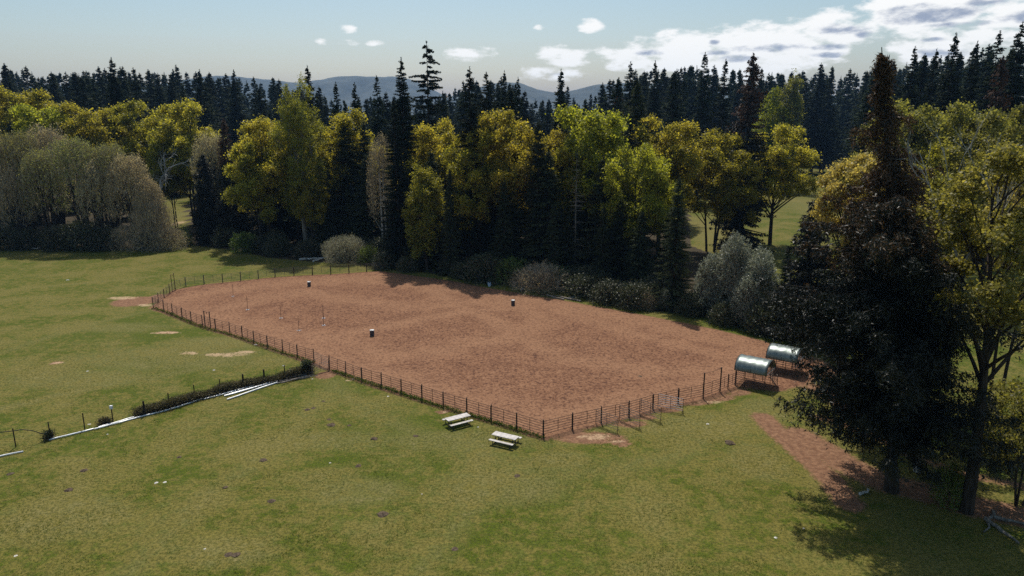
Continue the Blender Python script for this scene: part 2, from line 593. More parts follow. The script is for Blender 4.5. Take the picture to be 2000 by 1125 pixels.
class MB:
    """collects primitives, links them as one mesh"""

    def __init__(s):
        s.V = []
        s.F4 = []
        s.F3 = []
        s.n = 0

    def add(s, V, F):
        F = np.asarray(F) + s.n
        (s.F4 if F.shape[1] == 4 else s.F3).append(F)
        s.V.append(np.asarray(V, float))
        s.n += len(V)
        return s

    def box(s, c, size, rz=0.0, bev=0.0):
        x, y, z = [q / 2 for q in size]
        V = np.array([(i * x, j * y, k * z) for k in (-1, 1) for j in (-1, 1) for i in (-1, 1)])
        c_, s_ = math.cos(rz), math.sin(rz)
        V = V @ np.array(((c_, s_, 0), (-s_, c_, 0), (0, 0, 1))) + np.array(c)
        return s.add(V, [(0, 2, 3, 1), (4, 5, 7, 6), (0, 1, 5, 4), (2, 6, 7, 3), (0, 4, 6, 2), (1, 3, 7, 5)])

    def rod(s, path, r, n=6):
        r = np.full(len(path), r) if np.isscalar(r) else np.asarray(r)
        V, F = tube(path, r, n)
        base = s.n
        s.add(V, F)
        for e in (0, len(path) - 1):
            c = np.asarray(path[e], float)[None]
            i0 = base + e * n
            cen = s.n
            s.V.append(c)
            s.n += 1
            s.F3.append(np.array([(cen, i0 + (j + 1) % n, i0 + j) if e == 0 else (cen, i0 + j, i0 + (j + 1) % n) for j in range(n)]))
        return s

    def lathe(s, prof, n=16, c=(0, 0, 0)):
        a = np.arange(n) / n * 2 * PI
        V = np.array([(r * math.cos(t) + c[0], r * math.sin(t) + c[1], z + c[2]) for r, z in prof for t in a])
        F = [(i * n + j, i * n + (j + 1) % n, (i + 1) * n + (j + 1) % n, (i + 1) * n + j) for i in range(len(prof) - 1) for j in range(n)]
        return s.add(V, F)

    def mesh(s, name, mat, smooth=False):
        V = np.concatenate(s.V)
        parts = []
        F4 = np.concatenate(s.F4) if s.F4 else np.zeros((0, 4), int)
        F3 = np.concatenate(s.F3) if s.F3 else np.zeros((0, 3), int)
        me = bpy.data.meshes.new(name)
        me.from_pydata(V.tolist(), [], F4.tolist() + F3.tolist())
        me.materials.append(MATS[mat])
        if smooth:
            me.polygons.foreach_set('use_smooth', np.ones(len(me.polygons), bool))
        me.update()
        return me

    def build(s, name, mat, parent=None, loc=(0, 0, 0), rot=(0, 0, 0), smooth=False):
        return obj(name, s.mesh(name, mat, smooth), parent, loc, rot)


def empty(name, loc=(0, 0, 0), rz=0.0):
    o = bpy.data.objects.new(name, None)
    C.objects.link(o)
    o.location = tuple(float(q) for q in loc)
    o.rotation_euler = (0, 0, rz)
    o.empty_display_size = .3
    return o


KIDS = {}


def copy_tree(root, loc=None, rz=None, scale=None):
    def cp(o, par):
        c = o.copy()
        C.objects.link(c)
        c.parent = par
        for ch in list(o.children):
            cp(ch, c)
        return c
    r = cp(root, None)
    if loc is not None:
        r.location = tuple(float(q) for q in loc)
    if rz is not None:
        r.rotation_euler = (0, 0, rz)
    if scale is not None:
        r.scale = scale if hasattr(scale, '__len__') else (scale,) * 3
    return r


def vnoise(x, y, seed=0):
    xi = np.floor(x).astype(np.int64)
    yi = np.floor(y).astype(np.int64)
    fx = x - xi
    fy = y - yi
    fx = fx * fx * (3 - 2 * fx)
    fy = fy * fy * (3 - 2 * fy)

    def h(a, b):
        n = (a * 374761393 + b * 668265263 + seed * 1442695041) & 0xffffffff
        n = ((n ^ (n >> 13)) * 1274126177) & 0xffffffff
        return ((n ^ (n >> 16)) & 0xffff) / 65535.0
    return (h(xi, yi) * (1 - fx) + h(xi + 1, yi) * fx) * (1 - fy) + (h(xi, yi + 1) * (1 - fx) + h(xi + 1, yi + 1) * fx) * fy


def fbm(x, y, seed=0, o=4):
    s = 0
    a = .5
    for i in range(o):
        s = s + a * vnoise(x, y, seed + i * 17)
        x = x * 2.03
        y = y * 2.03
        a *= .5
    return s / (1 - .5 ** o)


# ------------------------------------------------------------------ the ground
ARENA = [(296, 601), (309, 592), (325, 578), (345, 566), (400, 556), (470, 549), (537, 542), (603, 538), (665, 535), (742, 530),
         (800, 538), (880, 549), (940, 561), (1000, 571), (1100, 588), (1200, 606), (1300, 625), (1400, 645), (1480, 664), (1540, 684), (1600, 715),
         (1575, 745), (1520, 762), (1438, 753), (1406, 767), (1326, 789), (1248, 810), (1163, 829), (1062, 856), (1007, 838), (907, 807),
         (862, 795), (745, 758), (643, 722), (555, 690), (475, 662), (401, 640), (360, 625)]
APOLY = np.array([P(*q)[:2] for q in ARENA])


def sdist(X, Y, poly):             # signed distance, positive inside
    d = np.full(X.shape, 1e9)
    inside = np.zeros(X.shape, bool)
    n = len(poly)
    for i in range(n):
        ax, ay = poly[i]
        bx, by = poly[(i + 1) % n]
        ex, ey = bx - ax, by - ay
        t = np.clip(((X - ax) * ex + (Y - ay) * ey) / (ex * ex + ey * ey), 0, 1)
        d = np.minimum(d, np.hypot(X - ax - t * ex, Y - ay - t * ey))
        cond = ((ay > Y) != (by > Y)) & (X < (bx - ax) * (Y - ay) / (by - ay + 1e-12) + ax)
        inside ^= cond
    return np.where(inside, d, -d)


def pdist(X, Y, pts):              # distance to a polyline
    d = np.full(X.shape, 1e9)
    for (ax, ay), (bx, by) in zip(pts[:-1], pts[1:]):
        ex, ey = bx - ax, by - ay
        t = np.clip(((X - ax) * ex + (Y - ay) * ey) / (ex * ex + ey * ey), 0, 1)
        d = np.minimum(d, np.hypot(X - ax - t * ex, Y - ay - t * ey))
    return d


def pxpoly(lst):
    return np.array([P(*q)[:2] for q in lst])


def blob(X, Y, px, py, hw, hh):    # soft elliptical field around a photo pixel; half sizes in photo pixels
    c = P(px, py)
    a = hw / PXM(c[1])
    b = abs(P(px, py - hh)[1] - P(px, py + hh)[1]) / 2
    return np.clip(1.35 - ((X - c[0]) / a) ** 2 - ((Y - c[1]) / b) ** 2, 0, 1)


FOREST_EDGE = pxpoly([(-900, 478), (0, 484), (150, 487), (330, 489), (345, 470), (350, 430), (352, 400)])
EDGE2 = pxpoly([(368, 400), (366, 478), (470, 490), (520, 503), (620, 512), (730, 518), (800, 528), (880, 539), (960, 551), (1040, 556), (1110, 570), (1190, 588),
                (1260, 606), (1330, 612), (1420, 628), (1480, 640), (1520, 640), (1545, 610), (1530, 560), (1400, 500), (1350, 480), (1345, 400), (1340, 352), (1330, 330)])


def grid_axis(lo, hi, step, far, ratio=1.25):
    a = list(np.arange(lo, hi + step * .5, step))
    s = step
    while a[-1] < far[1]:
        s *= ratio
        a.append(a[-1] + s)
    s = step
    while a[0] > far[0]:
        s *= ratio
        a.insert(0, a[0] - s)
    return np.array(a)


def make_ground():
    xs = grid_axis(-105, 70, .5, (-4800, 4800))
    ys = grid_axis(26, 165, .5, (-1500, 5600))
    X, Y = np.meshgrid(xs, ys)
    nx, ny = len(xs), len(ys)
    sd = sdist(X, Y, APOLY)
    near = (np.abs(X) < 140) & (Y < 240)
    Z = (fbm(X * .9, Y * .9, 3) - .5) * .09 * near
    Z = np.where(sd > -1.0, -.02, Z * np.clip((-sd - .5) / 2, 0, 1))
    dirt = np.zeros_like(X)
    # trodden strip along the fence line and the arena margin
    dirt = np.maximum(dirt, np.clip(1 - (-sd) / 1.1, 0, 1) * .8)
    for b_ in [(262, 589, 46, 11), (295, 585, 20, 12), (1150, 855, 78, 13), (1100, 845, 50, 10), (1215, 866, 22, 7), (1390, 775, 50, 10), (1340, 785, 60, 8), (1300, 800, 40, 6), (1260, 815, 26, 6), (635, 733, 22, 8), (1430, 765, 40, 9), (1230, 828, 40, 7),
               (1545, 735, 60, 14), (1590, 715, 40, 25), (325, 650, 26, 2.5), (110, 709, 12, 4), (862, 805, 14, 4)]:
        dirt = np.maximum(dirt, blob(X, Y, *b_))
    trackp = pxpoly([(1490, 815), (1512, 838), (1548, 870), (1590, 905), (1625, 940), (1660, 985)])
    trk2 = pxpoly([(1560, 850), (1650, 905), (1720, 940), (1800, 960), (1880, 985), (2000, 1010), (2200, 1050)])
    trk3 = pxpoly([(1600, 815), (1700, 850), (1790, 895), (1900, 930), (2050, 960), (2300, 1000)])
    dirt = np.maximum(dirt, np.clip(1.3 - pdist(X, Y, trackp) / 1.4, 0, 1))
    dirt = np.maximum(dirt, np.clip(1.4 - pdist(X, Y, trk2) / 1.9, 0, 1))
    dirt = np.maximum(dirt, np.clip(1.2 - pdist(X, Y, trk3) / 1.3, 0, 1) * .7)
    trk4 = pxpoly([(1555, 745), (1600, 760), (1660, 800), (1720, 850)])
    dirt = np.maximum(dirt, np.clip(1.2 - pdist(X, Y, trk4) / 2.0, 0, 1) * .8)
    pale = np.zeros_like(X)
    for b_ in [(322, 650, 36, 3), (440, 693, 50, 5), (370, 690, 22, 4), (480, 688, 25, 4), (112, 709, 14, 3.5), (240, 582, 36, 4), (1165, 853, 40, 7), (1205, 862, 20, 5), (285, 596, 20, 3),
               (680, 742, 10, 2.5), (868, 806, 10, 2.5), (1390, 785, 30, 4), (350, 435, 12, 8)]:
        pale = np.maximum(pale, blob(X, Y, *b_) * .85)
    dry = np.zeros_like(X)
    for b_ in [(330, 700, 200, 26), (150, 740, 170, 20), (430, 670, 120, 14), (900, 860, 180, 22), (1240, 830, 190, 20), (1380, 830, 90, 30), (120, 1010, 130, 50), (980, 950, 140, 40),
               (700, 960, 110, 30), (1100, 900, 60, 20), (450, 1080, 100, 30), (240, 640, 90, 10), (1500, 800, 60, 25), (1480, 900, 60, 40), (350, 420, 30, 40), (1400, 460, 60, 50), (640, 860, 120, 20), (1570, 400, 60, 50)]:
        dry = np.maximum(dry, blob(X, Y, *b_) * .75)
    ln = pxpoly([(0, 800), (120, 770), (260, 742), (420, 715), (560, 700)])
    dry = np.maximum(dry, np.clip(1 - pdist(X, Y, ln) / 1.4, 0, 1) * .9)
    for ln_, w_ in (([(60, 562), (180, 552), (300, 540)], 1.2), ([(640, 745), (720, 800), (860, 870), (1100, 930), (1320, 890), (1480, 800)], 2.2), ([(660, 745), (560, 860), (420, 960), (250, 1120)], 1.8),
                    ([(300, 605), (150, 640), (0, 690)], 1.3), ([(1000, 900), (900, 1010), (820, 1125)], 2.0)):
        dry = np.maximum(dry, np.clip(1 - pdist(X, Y, pxpoly(ln_)) / w_, 0, 1) * .6)
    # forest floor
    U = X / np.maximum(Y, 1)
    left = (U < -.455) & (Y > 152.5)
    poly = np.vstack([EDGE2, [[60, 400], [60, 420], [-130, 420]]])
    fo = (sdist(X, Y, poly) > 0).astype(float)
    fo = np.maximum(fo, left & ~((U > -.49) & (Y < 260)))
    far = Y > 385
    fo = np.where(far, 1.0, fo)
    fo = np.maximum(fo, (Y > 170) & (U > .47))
    fo = np.maximum(fo, (Y > 120) & (U < -1.0))
    V = np.stack([X, Y, Z], -1).reshape(-1, 3)
    i = np.arange(nx * ny).reshape(ny, nx)
    F = np.stack([i[:-1, :-1], i[:-1, 1:], i[1:, 1:], i[1:, :-1]], -1).reshape(-1, 4)
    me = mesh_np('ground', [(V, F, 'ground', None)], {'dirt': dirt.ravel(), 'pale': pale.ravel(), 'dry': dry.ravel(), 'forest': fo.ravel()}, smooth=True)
    tag(obj('ground', me), 'mown green and tan pasture around the riding arena and forest floor beyond', None, kind='structure')


def make_arena():
    st = .36
    x0, y0 = APOLY.min(0) - 2
    x1, y1 = APOLY.max(0) + 2
    X, Y = np.meshgrid(np.arange(x0, x1, st), np.arange(y0, y1, st))
    sd = sdist(X, Y, APOLY)
    e = sd + (fbm(X * .5, Y * .5, 9) - .5) * .9
    amp = np.clip(sd / 4, 0, 1)
    Z = np.clip(e * .12, -.10, .05) + (fbm(X * .55, Y * .55, 5, 5) - .5) * .10 * amp + (vnoise(X * 2.3, Y * 2.3, 8) - .5) * .05 * amp
    tracks = [[(330, 590), (420, 570), (560, 552), (742, 542), (900, 566), (1100, 600), (1300, 637), (1470, 680), (1440, 735), (1240, 790), (1060, 830), (862, 775), (640, 700), (480, 640), (330, 598)],
              [(420, 612), (520, 580), (600, 572), (700, 590), (800, 600), (960, 590), (1002, 590), (1060, 625), (1000, 660), (880, 680), (760, 700), (680, 670), (560, 650), (420, 612)],
              [(604, 556), (700, 548), (820, 560), (950, 620), (1100, 700), (1300, 730), (1430, 720)],
              [(640, 660), (900, 610), (1060, 600), (1200, 640), (1420, 700)]]
    tr = np.zeros_like(X)
    for t, w in zip(tracks, (5.5, 4.0, 3.2, 3.0)):
        tr = np.maximum(tr, np.clip(1.15 - pdist(X, Y, pxpoly(t)) / w, 0, 1))
    ny, nx = X.shape
    V = np.stack([X, Y, Z], -1).reshape(-1, 3)
    i = np.arange(nx * ny).reshape(ny, nx)
    F = np.stack([i[:-1, :-1], i[:-1, 1:], i[1:, 1:], i[1:, :-1]], -1).reshape(-1, 4)
    ok = (sd > -1.3).ravel()
    F = F[ok[F].all(1)]
    me = mesh_np('arena_footing', [(V, F, 'arena', None)], {'track': tr.ravel()}, smooth=True)
    tag(obj('arena_footing', me), 'reddish brown harrowed earth floor of the fenced riding arena', None, kind='structure')


make_ground()
make_arena()


# ------------------------------------------------------------------ mountains
def make_mountain(name, pts, Y0, seed, label, snow=None):
    xs_, hs_ = [], []
    for px, py in pts:
        x, h = TOP(px, py, Y0)
        xs_.append(x)
        hs_.append(h)
    X = np.linspace(min(xs_), max(xs_), 260)
    Hh = np.interp(X, xs_, hs_)
    Hh = Hh + (fbm(X * .012, X * 0 + seed, seed, 5) - .5) * 14
    D = np.linspace(-1, 1, 41)
    GX, GD = np.meshgrid(X, D)
    HH = np.broadcast_to(Hh, GX.shape)
    prof = 1 - np.abs(GD) ** 1.25
    rid = (fbm(GX * .006, GD * 2.2 + 5, seed + 3, 5) - .5) * .55 * np.sin(np.clip(np.abs(GD), 0, 1) * PI)
    Z = HH * (prof + rid) - 3
    GY = Y0 + GD * 900
    V = np.stack([GX, GY, Z], -1).reshape(-1, 3)
    ny, nx = GX.shape
    i = np.arange(nx * ny).reshape(ny, nx)
    F = np.stack([i[:-1, :-1], i[:-1, 1:], i[1:, 1:], i[1:, :-1]], -1).reshape(-1, 4)
    sn = np.zeros_like(GX)
    for (spx, spy, w) in (snow or []):
        sx, sz = TOP(spx, spy, Y0)
        sn = np.maximum(sn, np.clip(1.2 - np.abs(GX - sx) / w - np.abs(Z - sz) / 9, 0, 1))
    me = mesh_np(name, [(V, F, 'mountain', None)], {'snow': sn.ravel()}, smooth=True)
    tag(obj(name, me), label, None, kind='structure')


make_mountain('mountain_ridge', [(-900, 215), (-300, 190), (100, 165), (300, 166), (430, 146), (500, 152), (560, 158), (600, 160), (640, 150), (700, 147), (760, 149), (800, 152), (840, 170), (880, 195), (960, 230), (1100, 250)], 4300, 5,
              'long blue ridge with a small snow streak behind the left and middle trees', [(632, 153, 45)])
make_mountain('mountain_ridge', [(700, 240), (800, 215), (870, 190), (930, 172), (985, 159), (1015, 161), (1050, 172), (1090, 181), (1130, 172), (1165, 165), (1250, 160), (1400, 170), (1700, 190), (2100, 200), (2900, 235)], 3700, 11,
              'blue mountain with twin low summits seen over the middle of the forest')


# ------------------------------------------------------------------ tree builders (numpy)
def needles(Cn, D, W, L, Wd):      # one pointed triangle each
    n = len(Cn)
    V = np.empty((n, 3, 3))
    V[:, 0] = Cn - W * (Wd[:, None] / 2)
    V[:, 1] = Cn + W * (Wd[:, None] / 2)
    V[:, 2] = Cn + D * L[:, None]
    return V.reshape(-1, 3), np.arange(n * 3).reshape(-1, 3)


def leaves(Cn, D, W, L, Wd):       # one diamond each
    n = len(Cn)
    V = np.empty((n, 4, 3))
    V[:, 0] = Cn
    V[:, 1] = Cn + D * (L[:, None] * .45) + W * (Wd[:, None] / 2)
    V[:, 2] = Cn + D * L[:, None]
    V[:, 3] = Cn + D * (L[:, None] * .45) - W * (Wd[:, None] / 2)
    return V.reshape(-1, 3), np.arange(n * 4).reshape(-1, 4)


def rdir(r, n, zb=0.0):
    v = r.normal(size=(n, 3))
    v[:, 2] += zb
    return unit(v)


def conifer(seed, H=40, R=4.0, cb=.12, pw=.8, nlev=60, per=5, step=.36, sp=.85, gap=.1, droop=.25, bare=False, ragged=.25, hang=.35, mat='fir_needles', bark='bark_dark', brown_from=None, k=3, tipup=.3, lean=(0, 0), wmul=1.0, lowfade=.2):
    r = np.random.default_rng(seed)
    t = np.sort(r.random(nlev * per))
    t = t ** 1.05
    z = H * (cb + (1 - cb) * t) * .985
    n = len(t)
    az = r.random(n) * 2 * PI
    # uneven outline: azimuth dependent lobes and gaps that wander with height
    lob = fbm(az / (2 * PI) * 5 + 3 * seed, z / H * 9, seed + 1, 3)
    prof = np.clip(1 - t, 0.0, 1) ** pw * np.clip((t + lowfade) / (lowfade + .12), 0, 1)
    L = R * prof * (1 - ragged + 2 * ragged * r.random(n)) * (.62 + .75 * lob) + .35
    keep = (r.random(n) > gap) & (lob > .16)
    t, z, az, L, prof = t[keep], z[keep], az[keep], L[keep], prof[keep]
    n = len(t)
    dr = droop * (1.1 - 1.6 * t) + r.normal(size=n) * .08
    K = np.maximum(3, np.ceil(L / step)).astype(int)
    bi = np.repeat(np.arange(n), K)
    s = (np.arange(len(bi)) - np.repeat(np.cumsum(K) - K, K) + .5) / K[bi]
    s = .12 + .88 * s
    out = np.stack([np.cos(az), np.sin(az)], -1)
    Lb = L[bi]
    pos = np.empty((len(bi), 3))
    pos[:, :2] = out[bi] * (Lb * s)[:, None]
    pos[:, 2] = z[bi] + Lb * (-dr[bi] * s * 1.2 + tipup * dr[bi] * s * s * 2)
    lx, ly = lean
    V_all, F_all, T_all = [], [], []
    tb = r.random(n) * .5
    vo = 0
    for q in range(k):
        side = (q % 2) * 2 - 1
        ang = az[bi] + side * r.uniform(.35, 1.25, len(bi)) * (0 if q == 2 and k > 3 else 1)
        D = np.stack([np.cos(ang), np.sin(ang), -hang - r.random(len(bi)) * hang], -1)
        D = unit(D)
        L2 = sp * (.55 + .6 * r.random(len(bi))) * (.35 + .65 * (1 - s)) * (.45 + .55 * np.sqrt(prof[bi]))
        W = unit(np.cross(D, unit(np.stack([r.normal(size=len(bi)) * .6, r.normal(size=len(bi)) * .6, np.ones(len(bi))], -1))))
        Cn = pos + r.normal(size=pos.shape) * .07
        V, F = needles(Cn, D, W, L2, (.16 + .16 * r.random(len(bi))) * wmul * (.6 + .4 * sp))
        V_all.append(V)
        F_all.append(F + vo)
        vo += len(V)
        T_all.append(np.clip(tb[bi] + .5 * r.random(len(bi)) * (.4 + .6 * s), 0, 1))
    # leader
    m_ = 60
    zz = H * (.94 + .06 * r.random(m_))
    D = unit(np.stack([r.normal(size=m_), r.normal(size=m_), .3 + r.random(m_)], -1))
    W = unit(np.cross(D, rdir(r, m_)))
    Cn = np.stack([np.zeros(m_), np.zeros(m_), zz], -1)
    V, F = needles(Cn, D, W, .3 + (H - zz) * .25, np.full(m_, .14))
    V_all.append(V)
    F_all.append(F + vo)
    T_all.append(r.random(m_) * .6)
    V = np.concatenate(V_all)
    F = np.concatenate(F_all)
    T = np.concatenate(T_all)
    # limbs
    wd = .05 + .02 * L
    B = np.stack([np.zeros(n), np.zeros(n), z], -1)
    tipp = np.stack([out[:, 0] * L, out[:, 1] * L, z + L * (-dr * 1.2 + tipup * dr * 2)], -1)
    Dl = tipp - B
    LL = np.linalg.norm(Dl, axis=1)
    Dl = unit(Dl)
    W1 = np.tile(np.array((0, 0, 1.0)), (n, 1))
    Vb, Fb = needles(B, Dl, W1, LL, wd * 1.6)
    sway = r.normal(size=2) * .012 * H
    pz = np.linspace(-.3, H, 9)
    path = np.stack([sway[0] * np.sin(pz / H * 3) * 0, pz * 0, pz], -1)
    Vt, Ft = tube(path, np.maximum(.03, (.012 * H) * (1 - pz / H * .97)), 7)

    def ln(V_):
        V_ = V_.copy()
        f = np.clip(V_[:, 2] / H, 0, None)
        V_[:, 0] += lx * f
        V_[:, 1] += ly * f
        return V_
    crown = []
    if brown_from is not None:
        zc = V[F].mean(1)[:, 2] / H
        br = (zc + (r.random(len(zc)) - .5) * .12 > brown_from[0]) & (r.random(len(zc)) < brown_from[1])
        crown.append((ln(V), F[~br], mat, T[~br]))
        crown.append((ln(V), F[br], 'cedar_brown', T[br]))
    else:
        crown.append((ln(V), F, mat, T))
    wood = [(ln(Vt), Ft, bark, None), (ln(Vb), Fb, bark, None)]
    return crown, wood


def cedar(seed, H, R, cb, nb, mat='cedar_sprays', bark='bark_dark', pw=1.0, lean=(0, 0), brown=None, node=.42, nbr=4, nsp=5, dl=1.3, sl=.42, lowfade=.5, sector=None, wmul=1.0, proff=None):
    """big drooping cedar: few heavy limbs, each hung with curtains of branchlets"""
    r = np.random.default_rng(seed)
    t = np.sort(r.random(nb)) ** 1.12
    z = H * (cb + (1 - cb) * t) * .985
    az = r.random(nb) * 2 * PI
    prof = np.clip(1 - t, 0, 1) ** pw * np.clip((t + lowfade) / (lowfade + .12), 0, 1)
    if proff is not None:
        prof = proff(t)
    L = R * prof * np.where(r.random(nb) < .30, r.uniform(.85, 1.25, nb), r.uniform(.3, .8, nb)) + .35
    if sector is not None:
        L = L * sector(az, t)
    L = np.minimum(L, R * .98)
    out = np.stack([np.cos(az), np.sin(az)], -1)
    dr = r.uniform(.25, .75, nb) * (1.1 - t)
    K = np.maximum(3, np.ceil(L / node)).astype(int)
    bi = np.repeat(np.arange(nb), K)
    s = (np.arange(len(bi)) - np.repeat(np.cumsum(K) - K, K) + r.random(len(bi))) / K[bi]
    s = .15 + .85 * s

    def on(bi_, s_):
        p = np.empty((len(bi_), 3))
        p[:, :2] = out[bi_] * (L[bi_] * s_)[:, None]
        p[:, 2] = z[bi_] + L[bi_] * (-dr[bi_] * s_ * 1.3 + dr[bi_] * 1.0 * s_ ** 2.4)
        return p
    b2 = np.repeat(bi, nbr)
    s2 = np.repeat(s, nbr)
    p = on(b2, s2)
    N = len(b2)
    tang = np.stack([-out[b2][:, 1], out[b2][:, 0], np.zeros(N)], -1)
    side = r.normal(size=N) * .9
    D = unit(tang * side[:, None] * .8 + np.concatenate([out[b2] * .35, np.zeros((N, 1))], 1) + np.array((0, 0, -1.0)) * r.uniform(.2, 1.3, N)[:, None] + r.normal(size=(N, 3)) * .2)
    bl = dl * r.uniform(.35, 1.15, N) * (.4 + .6 * np.sqrt(prof[b2])) * (.55 + .45 * np.sin(np.clip(s2, 0, 1) * PI * .85))
    b3 = np.repeat(np.arange(N), nsp)
    f = r.random(len(b3))
    c = p[b3] + D[b3] * (bl[b3] * f)[:, None] + r.normal(size=(len(b3), 3)) * .07
    c[:, 2] -= bl[b3] * f * f * .25
    D3 = unit(D[b3] * .5 + rdir(r, len(b3), -.35) * .9)
    W3 = unit(np.cross(D3, rdir(r, len(b3))))
    V, F = needles(c, D3, W3, sl * r.uniform(.5, 1.3, len(b3)), sl * .42 * r.uniform(.6, 1.2, len(b3)) * wmul)
    bt = r.random(nb) * .45
    T = np.clip(bt[b2][b3] + .5 * r.random(len(b3)), .01, 1)
    lx, ly = lean

    def ln(V_):
        V_ = V_.copy()
        q = np.clip(V_[:, 2] / H, 0, None)
        V_[:, 0] += lx * q
        V_[:, 1] += ly * q
        return V_
    if brown is not None:
        zc = c[:, 2] / H
        br = (zc + (r.random(nb)[b2][b3] - .5) * .16 > brown[0]) & (r.random(len(zc)) < brown[1])
        crown = [(ln(V), F[~br], mat, T[~br]), (ln(V), F[br], 'cedar_brown', T[br])]
    else:
        crown = [(ln(V), F, mat, T)]
    pz = np.linspace(-.3, H, 10)
    Vt, Ft = tube(np.stack([pz * 0, pz * 0, pz], -1), np.maximum(.03, .0165 * H * (1 - pz / H * .97) * (1 + .6 * np.exp(-pz.clip(0) / 1.2))), 12)
    wood = [(ln(Vt), Ft, bark, None)]
    for i in range(nb):
        sp_ = np.array((0, .3, .6, .9))
        q = on(np.full(4, i), sp_)
        Vb, Fb = tube(q, np.array((1, .6, .3, .1)) * (.025 + .009 * L[i]), 4)
        wood.append((ln(Vb), Fb, bark, None))
    return crown, wood


def broadleaf(seed, H=24, R=7, cb=.3, nlobe=15, ncl=22, nleaf=45, ls=.36, mat='maple_leaves', bark='bark_dark', stems=1, clr=.8, lean=0.0, lobe_r=.36, flat=.75, twig=True, spread=.5, upb=.35, fork=.35):
    r = np.random.default_rng(seed)
    cz = H * (cb + 1) / 2
    hz = H * (1 - cb) / 2
    # lobe centres fill an ellipsoid, more of them high and out
    LC = []
    tries = 0
    while len(LC) < nlobe and tries < 4000:
        tries += 1
        d = rdir(r, 1, .25)[0]
        rr = r.uniform(.30, .86)
        c = np.array((d[0] * R * rr, d[1] * R * rr, cz + d[2] * hz * rr))
        if all(np.linalg.norm((c - q) / (R, R, hz)) > .26 for q in LC):
            LC.append(c)
    LC = np.array(LC)
    nl = len(LC)
    LR = lobe_r * R * r.uniform(.7, 1.2, nl)
    # leaf clumps on the lobes
    ci = np.repeat(np.arange(nl), ncl)
    d = rdir(r, len(ci), upb)
    rad = LR[ci] * r.uniform(.45, 1.08, len(ci))
    cc = LC[ci] + d * rad[:, None] * np.array((1, 1, max(.75, hz / R * .8)))
    cr = clr * r.uniform(.6, 1.25, len(ci))
    li = np.repeat(np.arange(len(cc)), nleaf)
    n = len(li)
    e = r.normal(size=(n, 3)) * np.array((.52, .52, .52 * flat))
    pos = cc[li] + e * cr[li][:, None]
    D = rdir(r, n, -.25)
    W = unit(np.cross(D, unit(r.normal(size=(n, 3)) * .8 + np.array((0, 0, .9)))))
    sz = ls * r.uniform(.6, 1.25, n)
    V, F = leaves(pos, D, W, sz, sz * .85)
    ct = r.random(len(cc)) * .55
    T = np.clip(ct[li] + .45 * r.random(n), 0.01, 1)
    crown = [(V, F, mat, T)]
    # stems and limbs
    wood = []
    stemsP = []
    for s_ in range(stems):
        a = r.random() * 2 * PI
        off = 0 if stems == 1 else .035 * H
        bx, by = math.cos(a) * off, math.sin(a) * off
        tx, ty = (math.cos(a) * R * .25 + lean * H, math.sin(a) * R * .25) if stems > 1 else (lean * H, 0)
        z = np.linspace(-.3, H * (.86 if stems == 1 else .8), 8)
        f = np.clip(z / (H * .8), 0, 1.1)
        px_ = bx + (tx) * f ** 1.3 + r.normal() * .3 * np.sin(f * 4) + (0 if s_ or stems > 1 else 0)
        py_ = by + (ty) * f ** 1.3 + r.normal() * .3 * np.sin(f * 5)
        path = np.stack([px_, py_, z], -1)
        r0 = (.017 if stems == 1 else .010) * H
        rad_ = np.maximum(.05, r0 * (1 - .9 * f))
        stemsP.append((path, rad_))
        Vt, Ft = tube(path, rad_, 8)
        wood.append((Vt, Ft, bark, None))
    for i in range(nl):
        best = None
        for path, rad_ in stemsP:
            zz = max(H * fork * .6, LC[i][2] - r.uniform(.25, .5) * (np.hypot(LC[i][0], LC[i][1]) + 2) - .08 * H)
            zz = min(zz, path[-1][2])
            p0 = np.array([np.interp(zz, path[:, 2], path[:, k]) for k in range(3)])
            dd = np.linalg.norm(p0 - LC[i])
            if best is None or dd < best[0]:
                best = (dd, p0, np.interp(zz, path[:, 2], rad_))
        dd, p0, r0 = best
        u = np.linspace(0, 1, 5)[:, None]
        mid = (p0 + LC[i]) / 2 + np.array((r.normal() * .5, r.normal() * .5, dd * .08))
        path = (1 - u) ** 2 * p0 + 2 * u * (1 - u) * mid + u * u * LC[i]
        Vt, Ft = tube(path, np.linspace(max(.06, r0 * .55), .05, 5), 5)
        wood.append((Vt, Ft, bark, None))
    # twigs from lobe centres to clumps
    D2 = cc - LC[ci]
    L2 = np.linalg.norm(D2, axis=1)
    Vb, Fb = needles(LC[ci], unit(D2), unit(np.cross(unit(D2), rdir(r, len(ci)))), L2, np.full(len(ci), .11))
    wood.append((Vb, Fb, bark, None))
    return crown, wood


